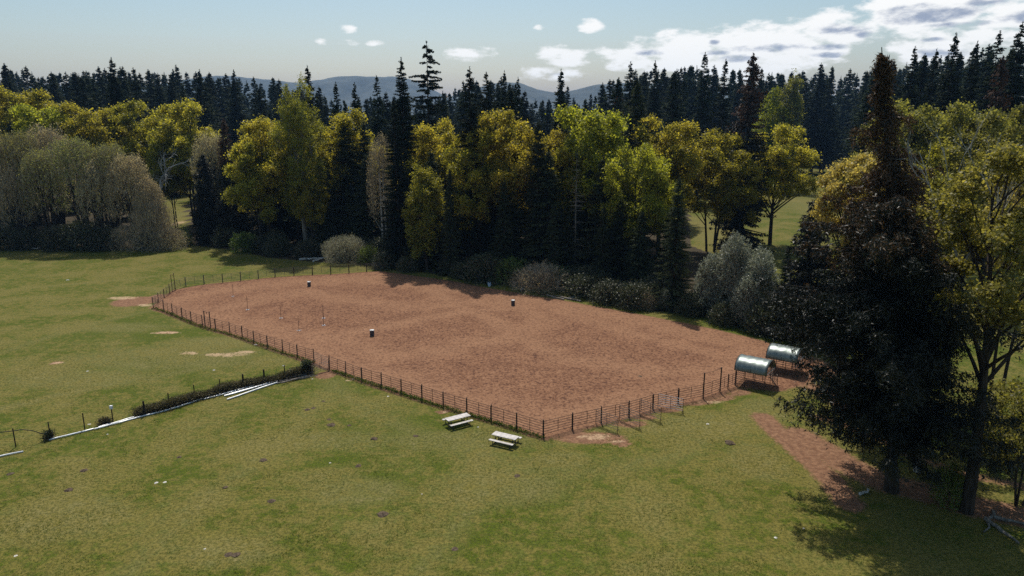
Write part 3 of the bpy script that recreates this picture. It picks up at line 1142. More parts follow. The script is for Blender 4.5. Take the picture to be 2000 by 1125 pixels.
def twiggy(seed,  H=17, R=5, cb=.18, ntw=5200, nbud=5200, bud=.13, stems=5, mat='alder_buds', bark='bark_grey', tl=1.1, tw=.05, twmat='twig_brown', shell=.55, fan=.55, rs=.011, low=1.0):
    """budding bare deciduous tree or shrub: upright stems and a haze of fine twigs"""
    r = np.random.default_rng(seed)
    n = ntw
    d = rdir(r, n, .35)
    d[:, 2] = np.where(d[:, 2] < -.6, -d[:, 2], d[:, 2])
    if low < 1:
        bad = (d[:, 2] < .15) & (r.random(n) > low)
        d[bad] = rdir(r, int(bad.sum()), 1.4)
        d[bad, 2] = np.abs(d[bad, 2])
    rr = (shell + (1 - shell) * r.random(n)) ** .8
    rr *= .78 + .44 * fbm(d[:, 0] * 2.2 + 9 + seed, d[:, 1] * 2.2 + d[:, 2] * 2.2 + 5, seed, 3)
    cz = H * (cb + 1) / 2
    hz = H * (1 - cb) / 2
    pos = np.stack([d[:, 0] * R * rr, d[:, 1] * R * rr, cz + d[:, 2] * hz * rr], -1)
    base = np.array((0, 0, H * .1))
    out = unit(pos - base)
    D = unit(out * .8 + r.normal(size=(n, 3)) * .42 + np.array((0, 0, .45)))
    W = unit(np.cross(D, rdir(r, n)))
    Ln = tl * r.uniform(.5, 1.3, n)
    V, F = needles(pos - D * Ln[:, None] * .5, D, W, Ln, np.full(n, tw))
    parts = [(V, F, twmat, None)]
    q = r.integers(0, n, nbud)
    pb = pos[q] + D[q] * (Ln[q] * r.uniform(-.4, .5, nbud))[:, None] + r.normal(size=(nbud, 3)) * .07
    Dl = rdir(r, nbud)
    Wl = unit(np.cross(Dl, rdir(r, nbud, .5)))
    sz = bud * r.uniform(.6, 1.4, nbud)
    V2, F2 = leaves(pb, Dl, Wl, sz, sz * .7)
    parts.append((V2, F2, mat, np.clip(.2 + .8 * r.random(nbud), .01, 1)))
    wood = []
    for s_ in range(stems):
        a = s_ / stems * 2 * PI + r.random()
        e = R * fan * r.uniform(.5, 1)
        z = np.linspace(-.2, H * r.uniform(.72, .88), 7)
        f = z / (H * .85)
        path = np.stack([math.cos(a) * (.25 + e * np.abs(f) ** 1.4) + r.normal() * .15 * np.sin(f * 6), math.sin(a) * (.25 + e * np.abs(f) ** 1.4) + r.normal() * .15 * np.sin(f * 5), z], -1)
        Vt, Ft = tube(path, np.maximum(.025, rs * H * (1 - .9 * np.abs(f))), 6)
        wood.append((Vt, Ft, bark, None))
        # side branches
        for b_ in range(9):
            f0 = r.uniform(.2, .9)
            p0 = np.array([np.interp(f0, f, path[:, c_]) for c_ in range(3)])
            aa = r.random() * 2 * PI
            ln_ = R * .55 * (1.1 - f0)
            p1 = p0 + np.array((math.cos(aa) * ln_, math.sin(aa) * ln_, ln_ * r.uniform(.8, 1.6)))
            Vt, Ft = tube(np.array([p0, (p0 + p1) / 2 + r.normal(size=3) * .12, p1]), np.array((.05, .035, .015)) * H / 14, 4)
            wood.append((Vt, Ft, bark, None))
    return parts, wood


def bare(seed, H=12, depth=5, r0=.16, mat='bark_pale', spread=.55, first=.3, up=.03, keep=.6):
    r = np.random.default_rng(seed)
    wood = []

    def grow(p, d, L, rad, lev):
        n = 4
        pts = [p]
        for i in range(n):
            d = unit(d + r.normal(size=3) * .13 + np.array((0, 0, up)))
            pts.append(pts[-1] + d * L / n)
        Vt, Ft = tube(np.array(pts), np.linspace(rad, rad * .62, n + 1), 5 if lev < 3 else 3)
        wood.append((Vt, Ft, mat, None))
        if lev >= depth:
            return
        for q in range(r.integers(2, 4)):
            f = r.integers(2, n + 1)
            nd = unit(d + rdir(r, 1)[0] * spread * r.uniform(.8, 1.5))
            grow(pts[f], nd, L * r.uniform(keep, .85) * (.62 if lev == 0 else 1), rad * .6, lev + 1)
    grow(np.array((0, 0, -.2)), np.array((0, 0, 1.0)), H * first, r0, 0)
    return [], wood


PROTO = {}


def proto(key, gen, joined=False):
    """meshes for one kind of tree: trunk and crown apart, or joined for far ones"""
    crown, wood = gen
    if joined:
        PROTO[key] = (mesh_np(key, crown + wood),)
    elif crown:
        PROTO[key] = (mesh_np(key + '_trunk', wood), mesh_np(key + '_crown', crown))
    else:
        PROTO[key] = (mesh_np(key + '_wood', wood),)
    return key


HREF = {}
BASE = {}


def plant(key, name, X, Y, H, label, cat='tree', group=None, rz=None, wide=1.0, z=0.0, tilt=(0, 0)):
    """one tree or shrub standing at X, Y with height H"""
    s = H / HREF[key]
    rz = random.uniform(0, 2 * PI) if rz is None else rz
    ms = PROTO[key]
    if len(ms) == 1:
        o = obj(name, ms[0], None, (X, Y, z), (tilt[0], tilt[1], rz), (s * wide, s * wide, s))
    else:
        o = empty(name, (X, Y, z), rz)
        o.rotation_euler = (tilt[0], tilt[1], rz)
        o.scale = (s * wide, s * wide, s)
        pk = ('trunk', 'crown') if cat == 'tree' else ('stems', 'foliage')
        obj(pk[0], ms[0], o)
        obj(pk[1], ms[1], o)
    tag(o, label, cat, group)
    return o


random.seed(11)


def addp(key, H, gen, joined=False):
    proto(key, gen, joined)
    HREF[key] = H if gen[0] else max(float(w_[0][:, 2].max()) for w_ in gen[1])


for i in range(5):
    addp('fir%d' % i, 40, conifer(20 + i, 40, 5.2 + .5 * (i % 3), .06, .78, 62, 7, .34, 1.15, .05, .28, lowfade=.6, wmul=1.2, k=4))
for i in range(6):
    addp('far%d' % i, 40, conifer(60 + i, 40, 5.4 + .5 * (i % 3), .18, .85, 56, 6, .45, 1.3, .05, .25, wmul=1.7, mat='fir_needles_grey' if i % 3 == 2 else 'fir_needles'), True)
for i in range(3):
    addp('hemlock%d' % i, 30, conifer(90 + i, 30, 5.2, .02, .75, 60, 7, .30, 1.0, .04, .45, hang=.6, mat='hemlock_needles', k=5, lowfade=1.2))
addp('sparse_fir', 42, conifer(121, 42, 6.6, .2, .60, 46, 3, .24, 1.25, .12, .30, ragged=.55, hang=.5, k=7, tipup=1.2, lowfade=.5, wmul=1.1))
addp('tall_fir', 42, conifer(131, 42, 5.0, .05, .66, 80, 7, .28, 1.05, .05, .32, hang=.4, k=5, lowfade=.9))
addp('dead_fir', 24, conifer(141, 24, 3.6, .1, .8, 36, 4, .40, .5, .25, .35, hang=.3, k=2, mat='hemlock_needles', bark='bark_grey', wmul=.55, lowfade=.6))
addp('cedar0', 26, cedar(151, 26, 6.0, .01, 260, pw=.62, node=.5, nbr=4, nsp=5, dl=1.5, sl=.6, lowfade=1.5))
addp('browntop', 26, conifer(161, 26, 4.2, .02, .7, 60, 6, .30, .9, .05, .42, hang=.8, mat='cedar_sprays', k=4, brown_from=(.62, .8), lowfade=1.2))
for i in range(5):
    addp('maple%d' % i, 24, broadleaf(200 + i, 24, 8.2, .22 - .03 * (i % 2), 34, 17, 62, .33, 'maple_leaves', stems=1 + (i % 2) * 2, clr=.9, lobe_r=.21, upb=.75))
for i in range(2):
    addp('gmaple%d' % i, 24, broadleaf(220 + i, 24, 8.2, .14, 38, 17, 62, .34, 'maple_leaves_green', stems=1 + i, clr=.95, lobe_r=.21, lean=.05, upb=.75))
for i in range(2):
    addp('omaple%d' % i, 24, broadleaf(230 + i, 24, 8.0, .2, 34, 16, 58, .33, 'maple_leaves_olive', stems=2, clr=.9, lobe_r=.21, upb=.7))
addp('goldmaple', 25, broadleaf(240, 25, 5.6, .58, 30, 15, 90, .25, 'maple_leaves_gold', stems=2, clr=.65, lobe_r=.2, upb=.6))
addp('cottonwood', 38, broadleaf(250, 38, 6.2, .10, 44, 26, 44, .26, 'cottonwood_leaves', 'bark_grey', 1, .85, lobe_r=.30))
addp('poplar', 26, broadleaf(260, 26, 3.0, .1, 30, 18, 26, .30, 'maple_leaves_olive', 'bark_grey', 3, .6, lobe_r=.35))
addp('limetree', 20, broadleaf(261, 20, 4.5, .1, 20, 20, 34, .34, 'lime_leaves', 'bark_dark', 1, .8, lobe_r=.34))
addp('ivytree', 24, broadleaf(270, 24, 4.8, .0, 40, 22, 34, .32, 'cottonwood_leaves', 'bark_dark', 1, .8, lobe_r=.30))
for i in range(3):
    addp('alder%d' % i, 18, twiggy(300 + i, 18, 4.6, .12, 3600, 6500, .2, 8, 'alder_buds', 'bark_dark', 1.3, .065, shell=.62, low=.45))
for i in range(2):
    addp('galder%d' % i, 18, twiggy(310 + i, 18, 4.3, .16, 3000, 7500, .22, 8, 'alder_green_buds', 'bark_dark', 1.3, .06, shell=.62, low=.4))
addp('willow', 6, twiggy(320, 6, 5.0, -.4, 7000, 12000, .13, 9, 'willow_leaves', 'bark_grey', .8, .03, rs=.008))
addp('silver0', 13, twiggy(330, 13, 3.6, -.05, 3500, 16000, .24, 5, 'silver_leaves', 'bark_grey', .9, .035, shell=.3))
addp('silver1', 10, twiggy(331, 10, 3.6, -.2, 3500, 15000, .22, 6, 'silver_leaves', 'bark_grey', .9, .035, shell=.3))
for i in range(3):
    addp('bush%d' % i, 4, twiggy(340 + i, 4, 3.0, -.6, 1500, 6500, .22, 6, 'bramble_leaves', 'bark_dark', .7, .03, shell=.35))
for i in range(2):
    addp('brightbush%d' % i, 4, twiggy(350 + i, 4, 2.8, -.6, 900, 6500, .20, 6, 'bright_bush_leaves', 'bark_dark', .7, .03, shell=.35))
addp('twigbush', 4, twiggy(360, 4, 3.2, -.6, 4500, 3000, .12, 9, 'alder_buds', 'bark_grey', .8, .035, shell=.3))
addp('baretree', 12, bare(401, 12, 6, .20, 'bark_pale', .6))
def upright(g):
    v = np.concatenate([w_[0] for w_ in g[1]])
    top = v[v[:, 2] > v[:, 2].max() * .5]
    return float(np.hypot(*top[:, :2].mean(0))) / v[:, 2].max()


addp('baretree2', 14, min((bare(405 + k, 14, 6, .17, 'bark_pale', .42, .55, .07, .5) for k in range(10)), key=upright))
addp('palealder', 24, twiggy(370, 24, 3.6, .1, 3500, 3500, .16, 2, 'alder_buds', 'bark_pale', 1.2, .05, fan=.15, rs=.013))

# ------------------------------------------------------------------ named trees of the forest edge and skyline
G_ALDER = 'budding alders of the rounded grove on the left'
TREES = [
    # key, name, top px, top py, base row, wide, label
    ('alder0', 'alder_tree', -40, 262, 481, 1.0, 'grey brown budding alder cut by the left edge of the frame'),
    ('galder0', 'alder_tree', 30, 258, 478, 1.0, 'olive tinged budding alder at the left frame edge of the rounded grove'),
    ('alder1', 'alder_tree', 92, 246, 470, .95, 'highest grey crowned alder at the back of the rounded grove'),
    ('galder1', 'alder_tree', 75, 290, 483, .95, 'green tinged alder with tall dark stems low in the left grove'),
    ('galder0', 'alder_tree', 140, 270, 483, 1.0, 'greenest alder in the middle of the rounded grove'),
    ('galder1', 'alder_tree', 205, 278, 481, .95, 'green topped alder right of the middle of the rounded grove'),
    ('alder2', 'alder_tree', 178, 312, 485, .9, 'brown twiggy alder at the front of the grove above the dark bushes'),
    ('alder0', 'alder_tree', 246, 302, 483, 1.0, 'broad brown budding alder on the right shoulder of the grove'),
    ('alder1', 'alder_tree', 285, 345, 485, .85, 'low pinkish brown alder at the right end of the grove'),
    ('twigbush', 'alder_tree', 292, 382, 486, .6, 'smallest rounded tan alder beside the gap to the far field'),
    ('alder2', 'alder_tree', 20, 330, 485, .9, 'twiggy alder with pale branches low at the left field edge'),
    ('alder0', 'alder_tree', 410, 262, 462, .8, 'tan budding tree between the dark cedars beyond the field gap'),
    ('cedar0', 'cedar_tree', 394, 300, 476, .85, 'dark cedar right of the gap to the far field'),
    ('browntop', 'cedar_tree', 436, 232, 477, .9, 'dark broad cedar with brownish pointed top left of the yellow maples'),
    ('cedar0', 'cedar_tree', 388, 350, 474, .6, 'short dark cedar bordering the gap to the far field'),
    ('maple1', 'maple_tree', 515, 205, 484, .85, 'tall yellow leafed maple left of the highest olive cottonwood'),
    ('maple0', 'maple_tree', 492, 270, 490, .78, 'yellow maple with pale trunk at the field edge behind the far fence'),
    ('cottonwood', 'cottonwood_tree', 577, 150, 492, .92, 'tallest olive yellow cottonwood standing over the far fence'),
    ('maple2', 'maple_tree', 600, 330, 497, .6, 'low yellow maple under the tall cottonwood'),
    ('maple3', 'maple_tree', 678, 212, 478, .85, 'round yellow crowned maple behind the dark cone above the willow bush'),
    ('hemlock0', 'hemlock_tree', 672, 238, 486, 1.25, 'dark conical hemlock in front of the round yellow maple above the willow bush'),
    ('hemlock1', 'hemlock_tree', 640, 330, 488, .9, 'low dark hemlock left of the willow bush'),
    ('palealder', 'alder_tree', 742, 262, 500, .9, 'slim pale trunked bare alder left of the tall narrow fir'),
    ('tall_fir', 'fir_tree', 783, 112, 508, .85, 'tall narrow dark fir rising beside the pale trunked alder'),
    ('fir1', 'fir_tree', 768, 190, 520, .85, 'narrow dark fir at the far corner of the arena'),
    ('sparse_fir', 'fir_tree', 833, 80, 478, 1.0, 'tallest open branched fir with separate ragged limbs against the sky'),
    ('fir2', 'fir_tree', 735, 147, 455, .85, 'fir with a pointed top against the blue ridge left of the tallest fir'),
    ('fir3', 'fir_tree', 655, 160, 450, .8, 'small pointed fir against the blue ridge above the round yellow maple'),
    ('fir4', 'fir_tree', 692, 160, 452, .75, 'slender fir standing alone against the middle of the blue ridge'),
    ('fir0', 'fir_tree', 600, 128, 450, .95, 'fir rising just right of the tall cottonwood top'),
    ('ivytree', 'maple_tree', 829, 312, 529, .95, 'leafy yellow topped tree with full dark skirt at the arena far corner'),
    ('maple4', 'maple_tree', 852, 212, 500, .8, 'yellow maple right below the tallest open fir'),
    ('fir1', 'fir_tree', 917, 130, 530, .95, 'very tall dark fir left of the middle yellow maples'),
    ('hemlock2', 'hemlock_tree', 878, 330, 538, .7, 'dark hemlock at the forest foot left of the brush pile'),
    ('fir2', 'fir_tree', 950, 140, 500, .9, 'dark fir second from the left in the middle skyline cluster'),
    ('fir3', 'fir_tree', 985, 138, 480, .6, 'slim fir of the middle skyline cluster'),
    ('fir4', 'fir_tree', 1012, 150, 470, .6, 'rightmost slim fir of the middle skyline cluster beside the blue mountain'),
    ('maple0', 'maple_tree', 985, 205, 525, .82, 'orange yellow maple with upright tip in the middle of the forest'),
    ('maple1', 'maple_tree', 1052, 225, 530, .75, 'yellow maple between two dark cones in the middle of the forest'),
    ('maple3', 'maple_tree', 930, 245, 530, .7, 'yellow maple half hidden behind the very tall middle fir'),
    ('hemlock0', 'hemlock_tree', 1052, 236, 545, .85, 'slim dark hemlock in front of the middle yellow maples'),
    ('hemlock1', 'hemlock_tree', 985, 350, 545, .9, 'dark hemlock above the brush pile'),
    ('fir0', 'fir_tree', 1096, 135, 470, .95, 'broad pointed fir standing right of the blue mountain'),
    ('gmaple0', 'maple_tree', 1152, 188, 530, .85, 'largest bright yellow green maple in the centre of the forest'),
    ('maple2', 'maple_tree', 1100, 265, 535, .6, 'yellow maple tucked left of the largest bright maple'),
    ('dead_fir', 'fir_tree', 1127, 295, 552, .9, 'half dead fir with pale bare trunk below the largest maple'),
    ('hemlock2', 'hemlock_tree', 1080, 400, 556, .9, 'dark hemlock right above the brush pile'),
    ('hemlock1', 'hemlock_tree', 1180, 400, 570, .85, 'dark hemlock left of the leaning maple trunk'),
    ('gmaple1', 'maple_tree', 1258, 262, 560, .72, 'bright green maple with leaning dark trunk right of centre'),
    ('maple4', 'maple_tree', 1300, 205, 500, .85, 'golden topped maple behind the leaning green maple'),
    ('hemlock0', 'hemlock_tree', 1327, 345, 604, .95, 'dark spreading hemlock at the forest corner left of the silver poplars'),
    ('hemlock2', 'hemlock_tree', 1375, 505, 612, .8, 'low dark hemlock beside the silver poplars'),
    ('maple3', 'maple_tree', 1402, 252, 492, .98, 'yellow maple with slim trunks left of the sunlit gap'),
    ('maple1', 'maple_tree', 1450, 290, 488, .7, 'thin stemmed yellow maple in the middle of the sunlit gap'),
    ('browntop', 'fir_tree', 1472, 105, 484, 1.0, 'tall dark fir with two tips and brownish flank above the sunlit gap'),
    ('maple0', 'maple_tree', 1524, 236, 478, .95, 'yellow maple right of the tall dark fir beside the sunlit gap'),
    ('limetree', 'poplar_tree', 1515, 158, 372, .8, 'lime green tree on the skyline right of the tall dark fir'),
    ('poplar', 'poplar_tree', 1548, 146, 372, 1.1, 'tawny olive poplar on the skyline beside the lime green tree'),
    ('maple2', 'maple_tree', 20, 148, 430, .9, 'yellow maple at the top left frame edge'),
    ('gmaple0', 'maple_tree', 70, 190, 440, .85, 'yellow green maple above the left grove near the frame edge'),
    ('maple4', 'maple_tree', 165, 182, 436, .95, 'broad yellow maple behind the left grove left of the tall fir'),
    ('tall_fir', 'fir_tree', 217, 112, 425, .95, 'tall dark fir between two yellow maples on the left'),
    ('maple0', 'maple_tree', 268, 190, 436, .8, 'yellow maple right of the tall left fir'),
    ('maple3', 'maple_tree', 352, 192, 440, .9, 'golden maple above the field gap on the left'),
    ('gmaple1', 'maple_tree', 325, 235, 445, .6, 'lower yellow green maple over the right shoulder of the grove'),
    ('baretree', 'bare_tree', 297, 285, 452, .9, 'pale leafless tree behind the right shoulder of the grove'),
    ('hemlock1', 'hemlock_tree', 18, 235, 440, 1.0, 'brownish dark hemlock at the left edge above the grove'),
    ('hemlock2', 'hemlock_tree', 330, 290, 385, .9, 'dark hemlock behind the pale leafless tree'),
    ('hemlock0', 'hemlock_tree', 352, 310, 380, .9, 'dark hemlock above the gap to the far field'),
    ('omaple0', 'maple_tree', 1790, 178, 520, .95, 'olive crowned maple on the right behind the brown topped cedar'),
    ('omaple1', 'maple_tree', 1725, 235, 560, .7, 'olive yellow maple right beside the brown cedar top'),
    ('maple2', 'maple_tree', 1870, 260, 560, .7, 'yellow maple right of the pale bare branches'),
    ('omaple0', 'maple_tree', 1915, 182, 560, .8, 'olive gold maple at the right under the tall firs'),
    ('omaple1', 'maple_tree', 1975, 205, 600, .75, 'gold tinged maple at the right frame edge'),
    ('fir1', 'fir_tree', 1868, 64, 470, .9, 'tall fir with pointed tip on the right skyline against a cloud'),
    ('fir3', 'fir_tree', 1910, 80, 470, .7, 'fir between the two highest firs of the right skyline'),
    ('fir2', 'fir_tree', 1954, 60, 480, .9, 'highest fir near the right end of the skyline'),
    ('fir4', 'fir_tree', 1998, 42, 490, .9, 'fir cut by the top right frame edge'),
    ('fir0', 'fir_tree', 1830, 95, 455, .8, 'short fir left of the tall pointed right skyline fir'),
    ('fir2', 'fir_tree', 1788, 90, 450, .8, 'fir on the right skyline behind the olive maple'),
    ('browntop', 'fir_tree', 1960, 110, 520, .8, 'brownish conifer below the highest right fir'),
    ('fir3', 'fir_tree', 1378, 102, 400, .9, 'highest fir on the skyline right of the centre clouds'),
    ('fir0', 'fir_tree', 1418, 115, 400, .9, 'fir just left of the tall dark double tipped fir'),
    ('fir4', 'fir_tree', 1232, 120, 410, .95, 'broad dark fir above the centre right maples'),
    ('fir1', 'fir_tree', 1280, 118, 400, .8, 'narrow fir between the centre right skyline firs'),
    ('browntop', 'fir_tree', 1210, 175, 430, .8, 'brown tinged conifer behind the bright centre maple'),
]
for key, name, px, py, yb, wide, label in TREES:
    Y = Yrow(yb)
    X, H = TOP(px, py, Y)
    if 'maple' in key:
        wide *= 1.1
    g = G_ALDER if yb > 465 and px < 340 and 'alder' in key else None
    plant(key, name, X, Y, H, label, 'tree', g, None, wide)
# ---- second tier: conifers that fill the forest
SKY = [(-1200, 150), (-400, 140), (0, 125), (100, 138), (215, 132), (300, 133), (400, 135), (480, 145), (530, 155), (620, 168), (660, 190), (700, 190), (745, 180), (830, 185), (880, 172),
       (920, 150), (1000, 155), (1035, 185), (1070, 190), (1095, 170), (1140, 190), (1180, 165), (1215, 140), (1300, 128), (1380, 118), (1420, 125), (1500, 135), (1600, 128), (1700, 128), (1750, 118),
       (1800, 105), (1860, 92), (1910, 90), (2000, 70), (2300, 60), (3200, 40)]
skx, sky_ = zip(*SKY)
rnd = random.Random(5)
occ = []
n_far = 0
cand = []
for _ in range(9000):
    u = rnd.uniform(-1.1, 1.1)
    Y = rnd.uniform(128, 400) if rnd.random() < .5 else rnd.uniform(225, 400)
    cand.append((u, Y))
for u, Y in cand:
    if n_far >= 300:
        break
    X = u * Y
    px = 1000 + FPX * X / (Y * math.cos(PITCH) + 2)
    if .235 < u < .47 and Y < 352:
        continue
    if -.505 < u < -.44 and Y < 262:
        continue
    if u < -.44 and Y < 185:
        continue
    if u >= .47 and Y < 165:
        continue
    if -.44 <= u < .0 and Y < 146 + max(0, -u - .2) * 40:
        continue
    if 0 <= u <= .235 and Y < 140 - u * 60:
        continue
    # keep only what can show: the rows behind are seen over the rows in front
    sky_row = float(np.interp(px, skx, sky_))
    if Y > 225:
        row = sky_row + abs(rnd.gauss(0, 1)) * 24 - 8
    else:
        row = sky_row + rnd.uniform(20, 150) if rnd.random() < .75 else sky_row + rnd.uniform(0, 20)
    _, H = TOP(px, row, Y)
    if not 20 < H < 54:
        continue
    if abs(u) > .9 and rnd.random() < .5:
        continue
    dmin = 5.5 if Y < 225 else (8.5 if Y < 300 else 10.0)
    if Y > 345 and .2 < u < .5:
        dmin = 6.5
    if abs(px - 1000) > 1150:
        dmin *= 1.9
    if any((X - a) ** 2 + (Y - b) ** 2 < dmin ** 2 for a, b in occ):
        continue
    occ.append((X, Y))
    n_far += 1
    i = rnd.randrange(6)
    if Y < 225:
        lab, gr = 'dark conifer packed in the forest behind the maples', 'dark conifers inside the forest'
        if rnd.random() < .25:
            o = plant('hemlock%d' % (i % 3), 'conifer_tree', X, Y, H, lab, 'tree', gr, rnd.uniform(0, 6.28), rnd.uniform(.8, 1.05))
            continue
    else:
        lab, gr = 'bluish dark fir of the distant skyline row', 'distant firs on the skyline'
    plant('far%d' % i, 'conifer_tree', X, Y, H, lab, 'tree', gr, rnd.uniform(0, 6.28), rnd.uniform(1.0, 1.45))
print('far trees', n_far)
# dense dark understorey right behind the edge trees
band = [(378, 470), (430, 474), (480, 480), (540, 488), (620, 498), (700, 503), (770, 515), (850, 528), (930, 540), (1010, 550), (1090, 562), (1170, 578), (1240, 590), (1320, 600)]
bw = pxpoly(band)
bl_ = np.concatenate([[0], np.cumsum(np.hypot(*np.diff(bw, axis=0).T))])
for k in range(95):
    s = rnd.uniform(0, bl_[-1])
    x = float(np.interp(s, bl_, bw[:, 0])) + rnd.gauss(0, 1)
    y = float(np.interp(s, bl_, bw[:, 1])) + rnd.uniform(3, 22)
    if any((x - a) ** 2 + (y - b) ** 2 < 3.0 ** 2 for a, b in occ):
        continue
    occ.append((x, y))
    plant('hemlock%d' % rnd.randrange(3), 'hemlock_tree', x, y, rnd.uniform(12, 23), 'dark young hemlock in the shaded understorey under the maples', 'tree', 'young hemlocks under the maples', None, rnd.uniform(1.0, 1.4))


# the wood beyond the last row that can be told apart
def distant_wood():
    V0, F0, T0 = [], [], []
    r = np.random.default_rng(3)
    base = []
    for q in range(4):
        cr, wd_ = conifer(700 + q, 40, 7.5, .02, .85, 34, 5, .9, 2.2, .03, .25, wmul=3.4, lowfade=1.0)
        base.append((cr[0][0], cr[0][1], cr[0][3]))
    off = 0
    for k in range(750):
        u = r.uniform(-1.15, 1.15)
        y = r.uniform(372, 620)
        x = u * y
        px = 1000 + FPX * x / (y * math.cos(PITCH) + 2)
        _, h = TOP(px, float(np.interp(px, skx, sky_)) + abs(r.normal()) * 16 + 4, y)
        h = min(h, 62) if h > 15 else 30
        V, F, T = base[k % 4]
        a = r.random() * 6.28
        c, s_ = math.cos(a), math.sin(a)
        Vn = V @ np.array(((c, s_, 0), (-s_, c, 0), (0, 0, 1))) * (h / 40 * 1.05, h / 40 * 1.05, h / 40) + (x, y, 0)
        V0.append(Vn)
        F0.append(F + off)
        T0.append(T)
        off += len(V)
    me = mesh_np('distant_wood', [(np.concatenate(V0), np.concatenate(F0), 'fir_needles_grey', np.concatenate(T0))])
    tag(obj('distant_wood', me), 'dark conifer wood merging into one mass beyond the far pasture', None, None, 'stuff')


distant_wood()

# ------------------------------------------------------------------ foreground trees on the right
cb_ = P(1742, 958)
xt, ht = TOP(1748, 372, cb_[1])
cw = cedar(500, ht, 9.3, .26, 280, lean=(xt - cb_[0], 0), node=.36, nbr=5, nsp=12, dl=1.6, sl=.30, wmul=.8,
           proff=lambda t: np.sqrt(np.clip(1 - t ** 2.2, .02, 1)) * np.clip((t + .2) / .34, 0, 1), brown=(.80, .35),
           sector=lambda a, t: (1 - .36 * np.clip(np.cos(a), 0, 1)) * (.66 + .5 * np.sin(a * 3 + t * 9) ** 2))
addp('big_cedar', ht, cw)
plant('big_cedar', 'cedar_tree', cb_[0], cb_[1], ht, 'huge broad near black cedar with drooping boughs in the right foreground', 'tree', rz=0)
xt2, ht2 = TOP(1722, 92, 57)
bx2 = cb_[0] / cb_[1] * 57 + .3
addp('brown_cedar', ht2, cedar(503, ht2, 6.6, .3, 230, pw=.95, lean=(xt2 - bx2, 0), brown=(.42, .75), node=.42, nbr=4, nsp=8, dl=1.5, sl=.36, wmul=.8, lowfade=.5,
                               sector=lambda a, t: (.45 + .8 * np.sin(a * 2 + t * 23) ** 2) * np.where(t > .82, .55, 1.0)))
plant('brown_cedar', 'cedar_tree', bx2, 57, ht2, 'tall thin cedar with rusty brown foliage and bare spike rising behind the huge broad cedar', 'tree', rz=0)
fm = P(1888, 1000)
xm, hm = TOP(1935, 245, fm[1])
addp('big_maple', hm, broadleaf(510, hm, 7.0, .38, 34, 13, 90, .22, 'maple_leaves_olive', 'bark_dark', 1, .72, lean=(xm - fm[0]) / hm * .6, lobe_r=.16, fork=.5, upb=.6, flat=.6))
plant('big_maple', 'maple_tree', fm[0], fm[1], hm, 'large olive leafed maple with leaning dark trunk at the right edge beside the huge cedar', 'tree', rz=0)
addp('young_maple', 10, broadleaf(520, 10, 4.2, .08, 20, 9, 34, .24, 'maple_leaves_olive', 'bark_dark', 3, .7, lobe_r=.26))
q = P(1985, 985)
plant('young_maple', 'maple_tree', q[0], q[1], 9.5, 'low leafy young maple at the foot of the large right edge maple', 'tree')
q = P(1905, 905)
plant('young_maple', 'maple_tree', q[0] + 1.5, q[1], 8.0, 'small sparse maple behind the trunk of the large right edge maple', 'tree', wide=.9)
x, h = TOP(1672, 290, 66)
plant('goldmaple', 'maple_tree', x + 1.6, 66, h, 'pale gold flowering maple behind the left side of the huge cedar', 'tree', wide=.85)
x, h = TOP(1590, 388, 87)
plant('cedar0', 'cedar_tree', x + .6, 87, h, 'dark round topped cedar behind the green roofed shelters', 'tree', wide=1.25)
x, h = TOP(1648, 430, 92)
plant('hemlock1', 'cedar_tree', x, 92, h, 'dark conifer between the shelters and the huge cedar', 'tree', wide=1.1)
x, h = TOP(1540, 480, 96)
plant('hemlock2', 'cedar_tree', x, 96, h, 'low brownish dark conifer right of the silver poplars', 'tree', wide=1.15)
x, h = TOP(1812, 205, 54)
plant('baretree2', 'bare_tree', cb_[0] / cb_[1] * 53 + 1.8, 53, h, 'tall leafless tree with pale branches right beside the rusty brown cedar', 'tree', rz=0, wide=.8)
x, h = TOP(1850, 330, 64)
plant('omaple1', 'maple_tree', x, 68, h, 'olive maple filling the gap behind the huge cedar and the right edge maple', 'tree', wide=.8)
x, h = TOP(1985, 290, 60)
plant('goldmaple', 'maple_tree', x + 3, 62, h, 'gold maple behind the large right edge maple', 'tree', wide=.75)

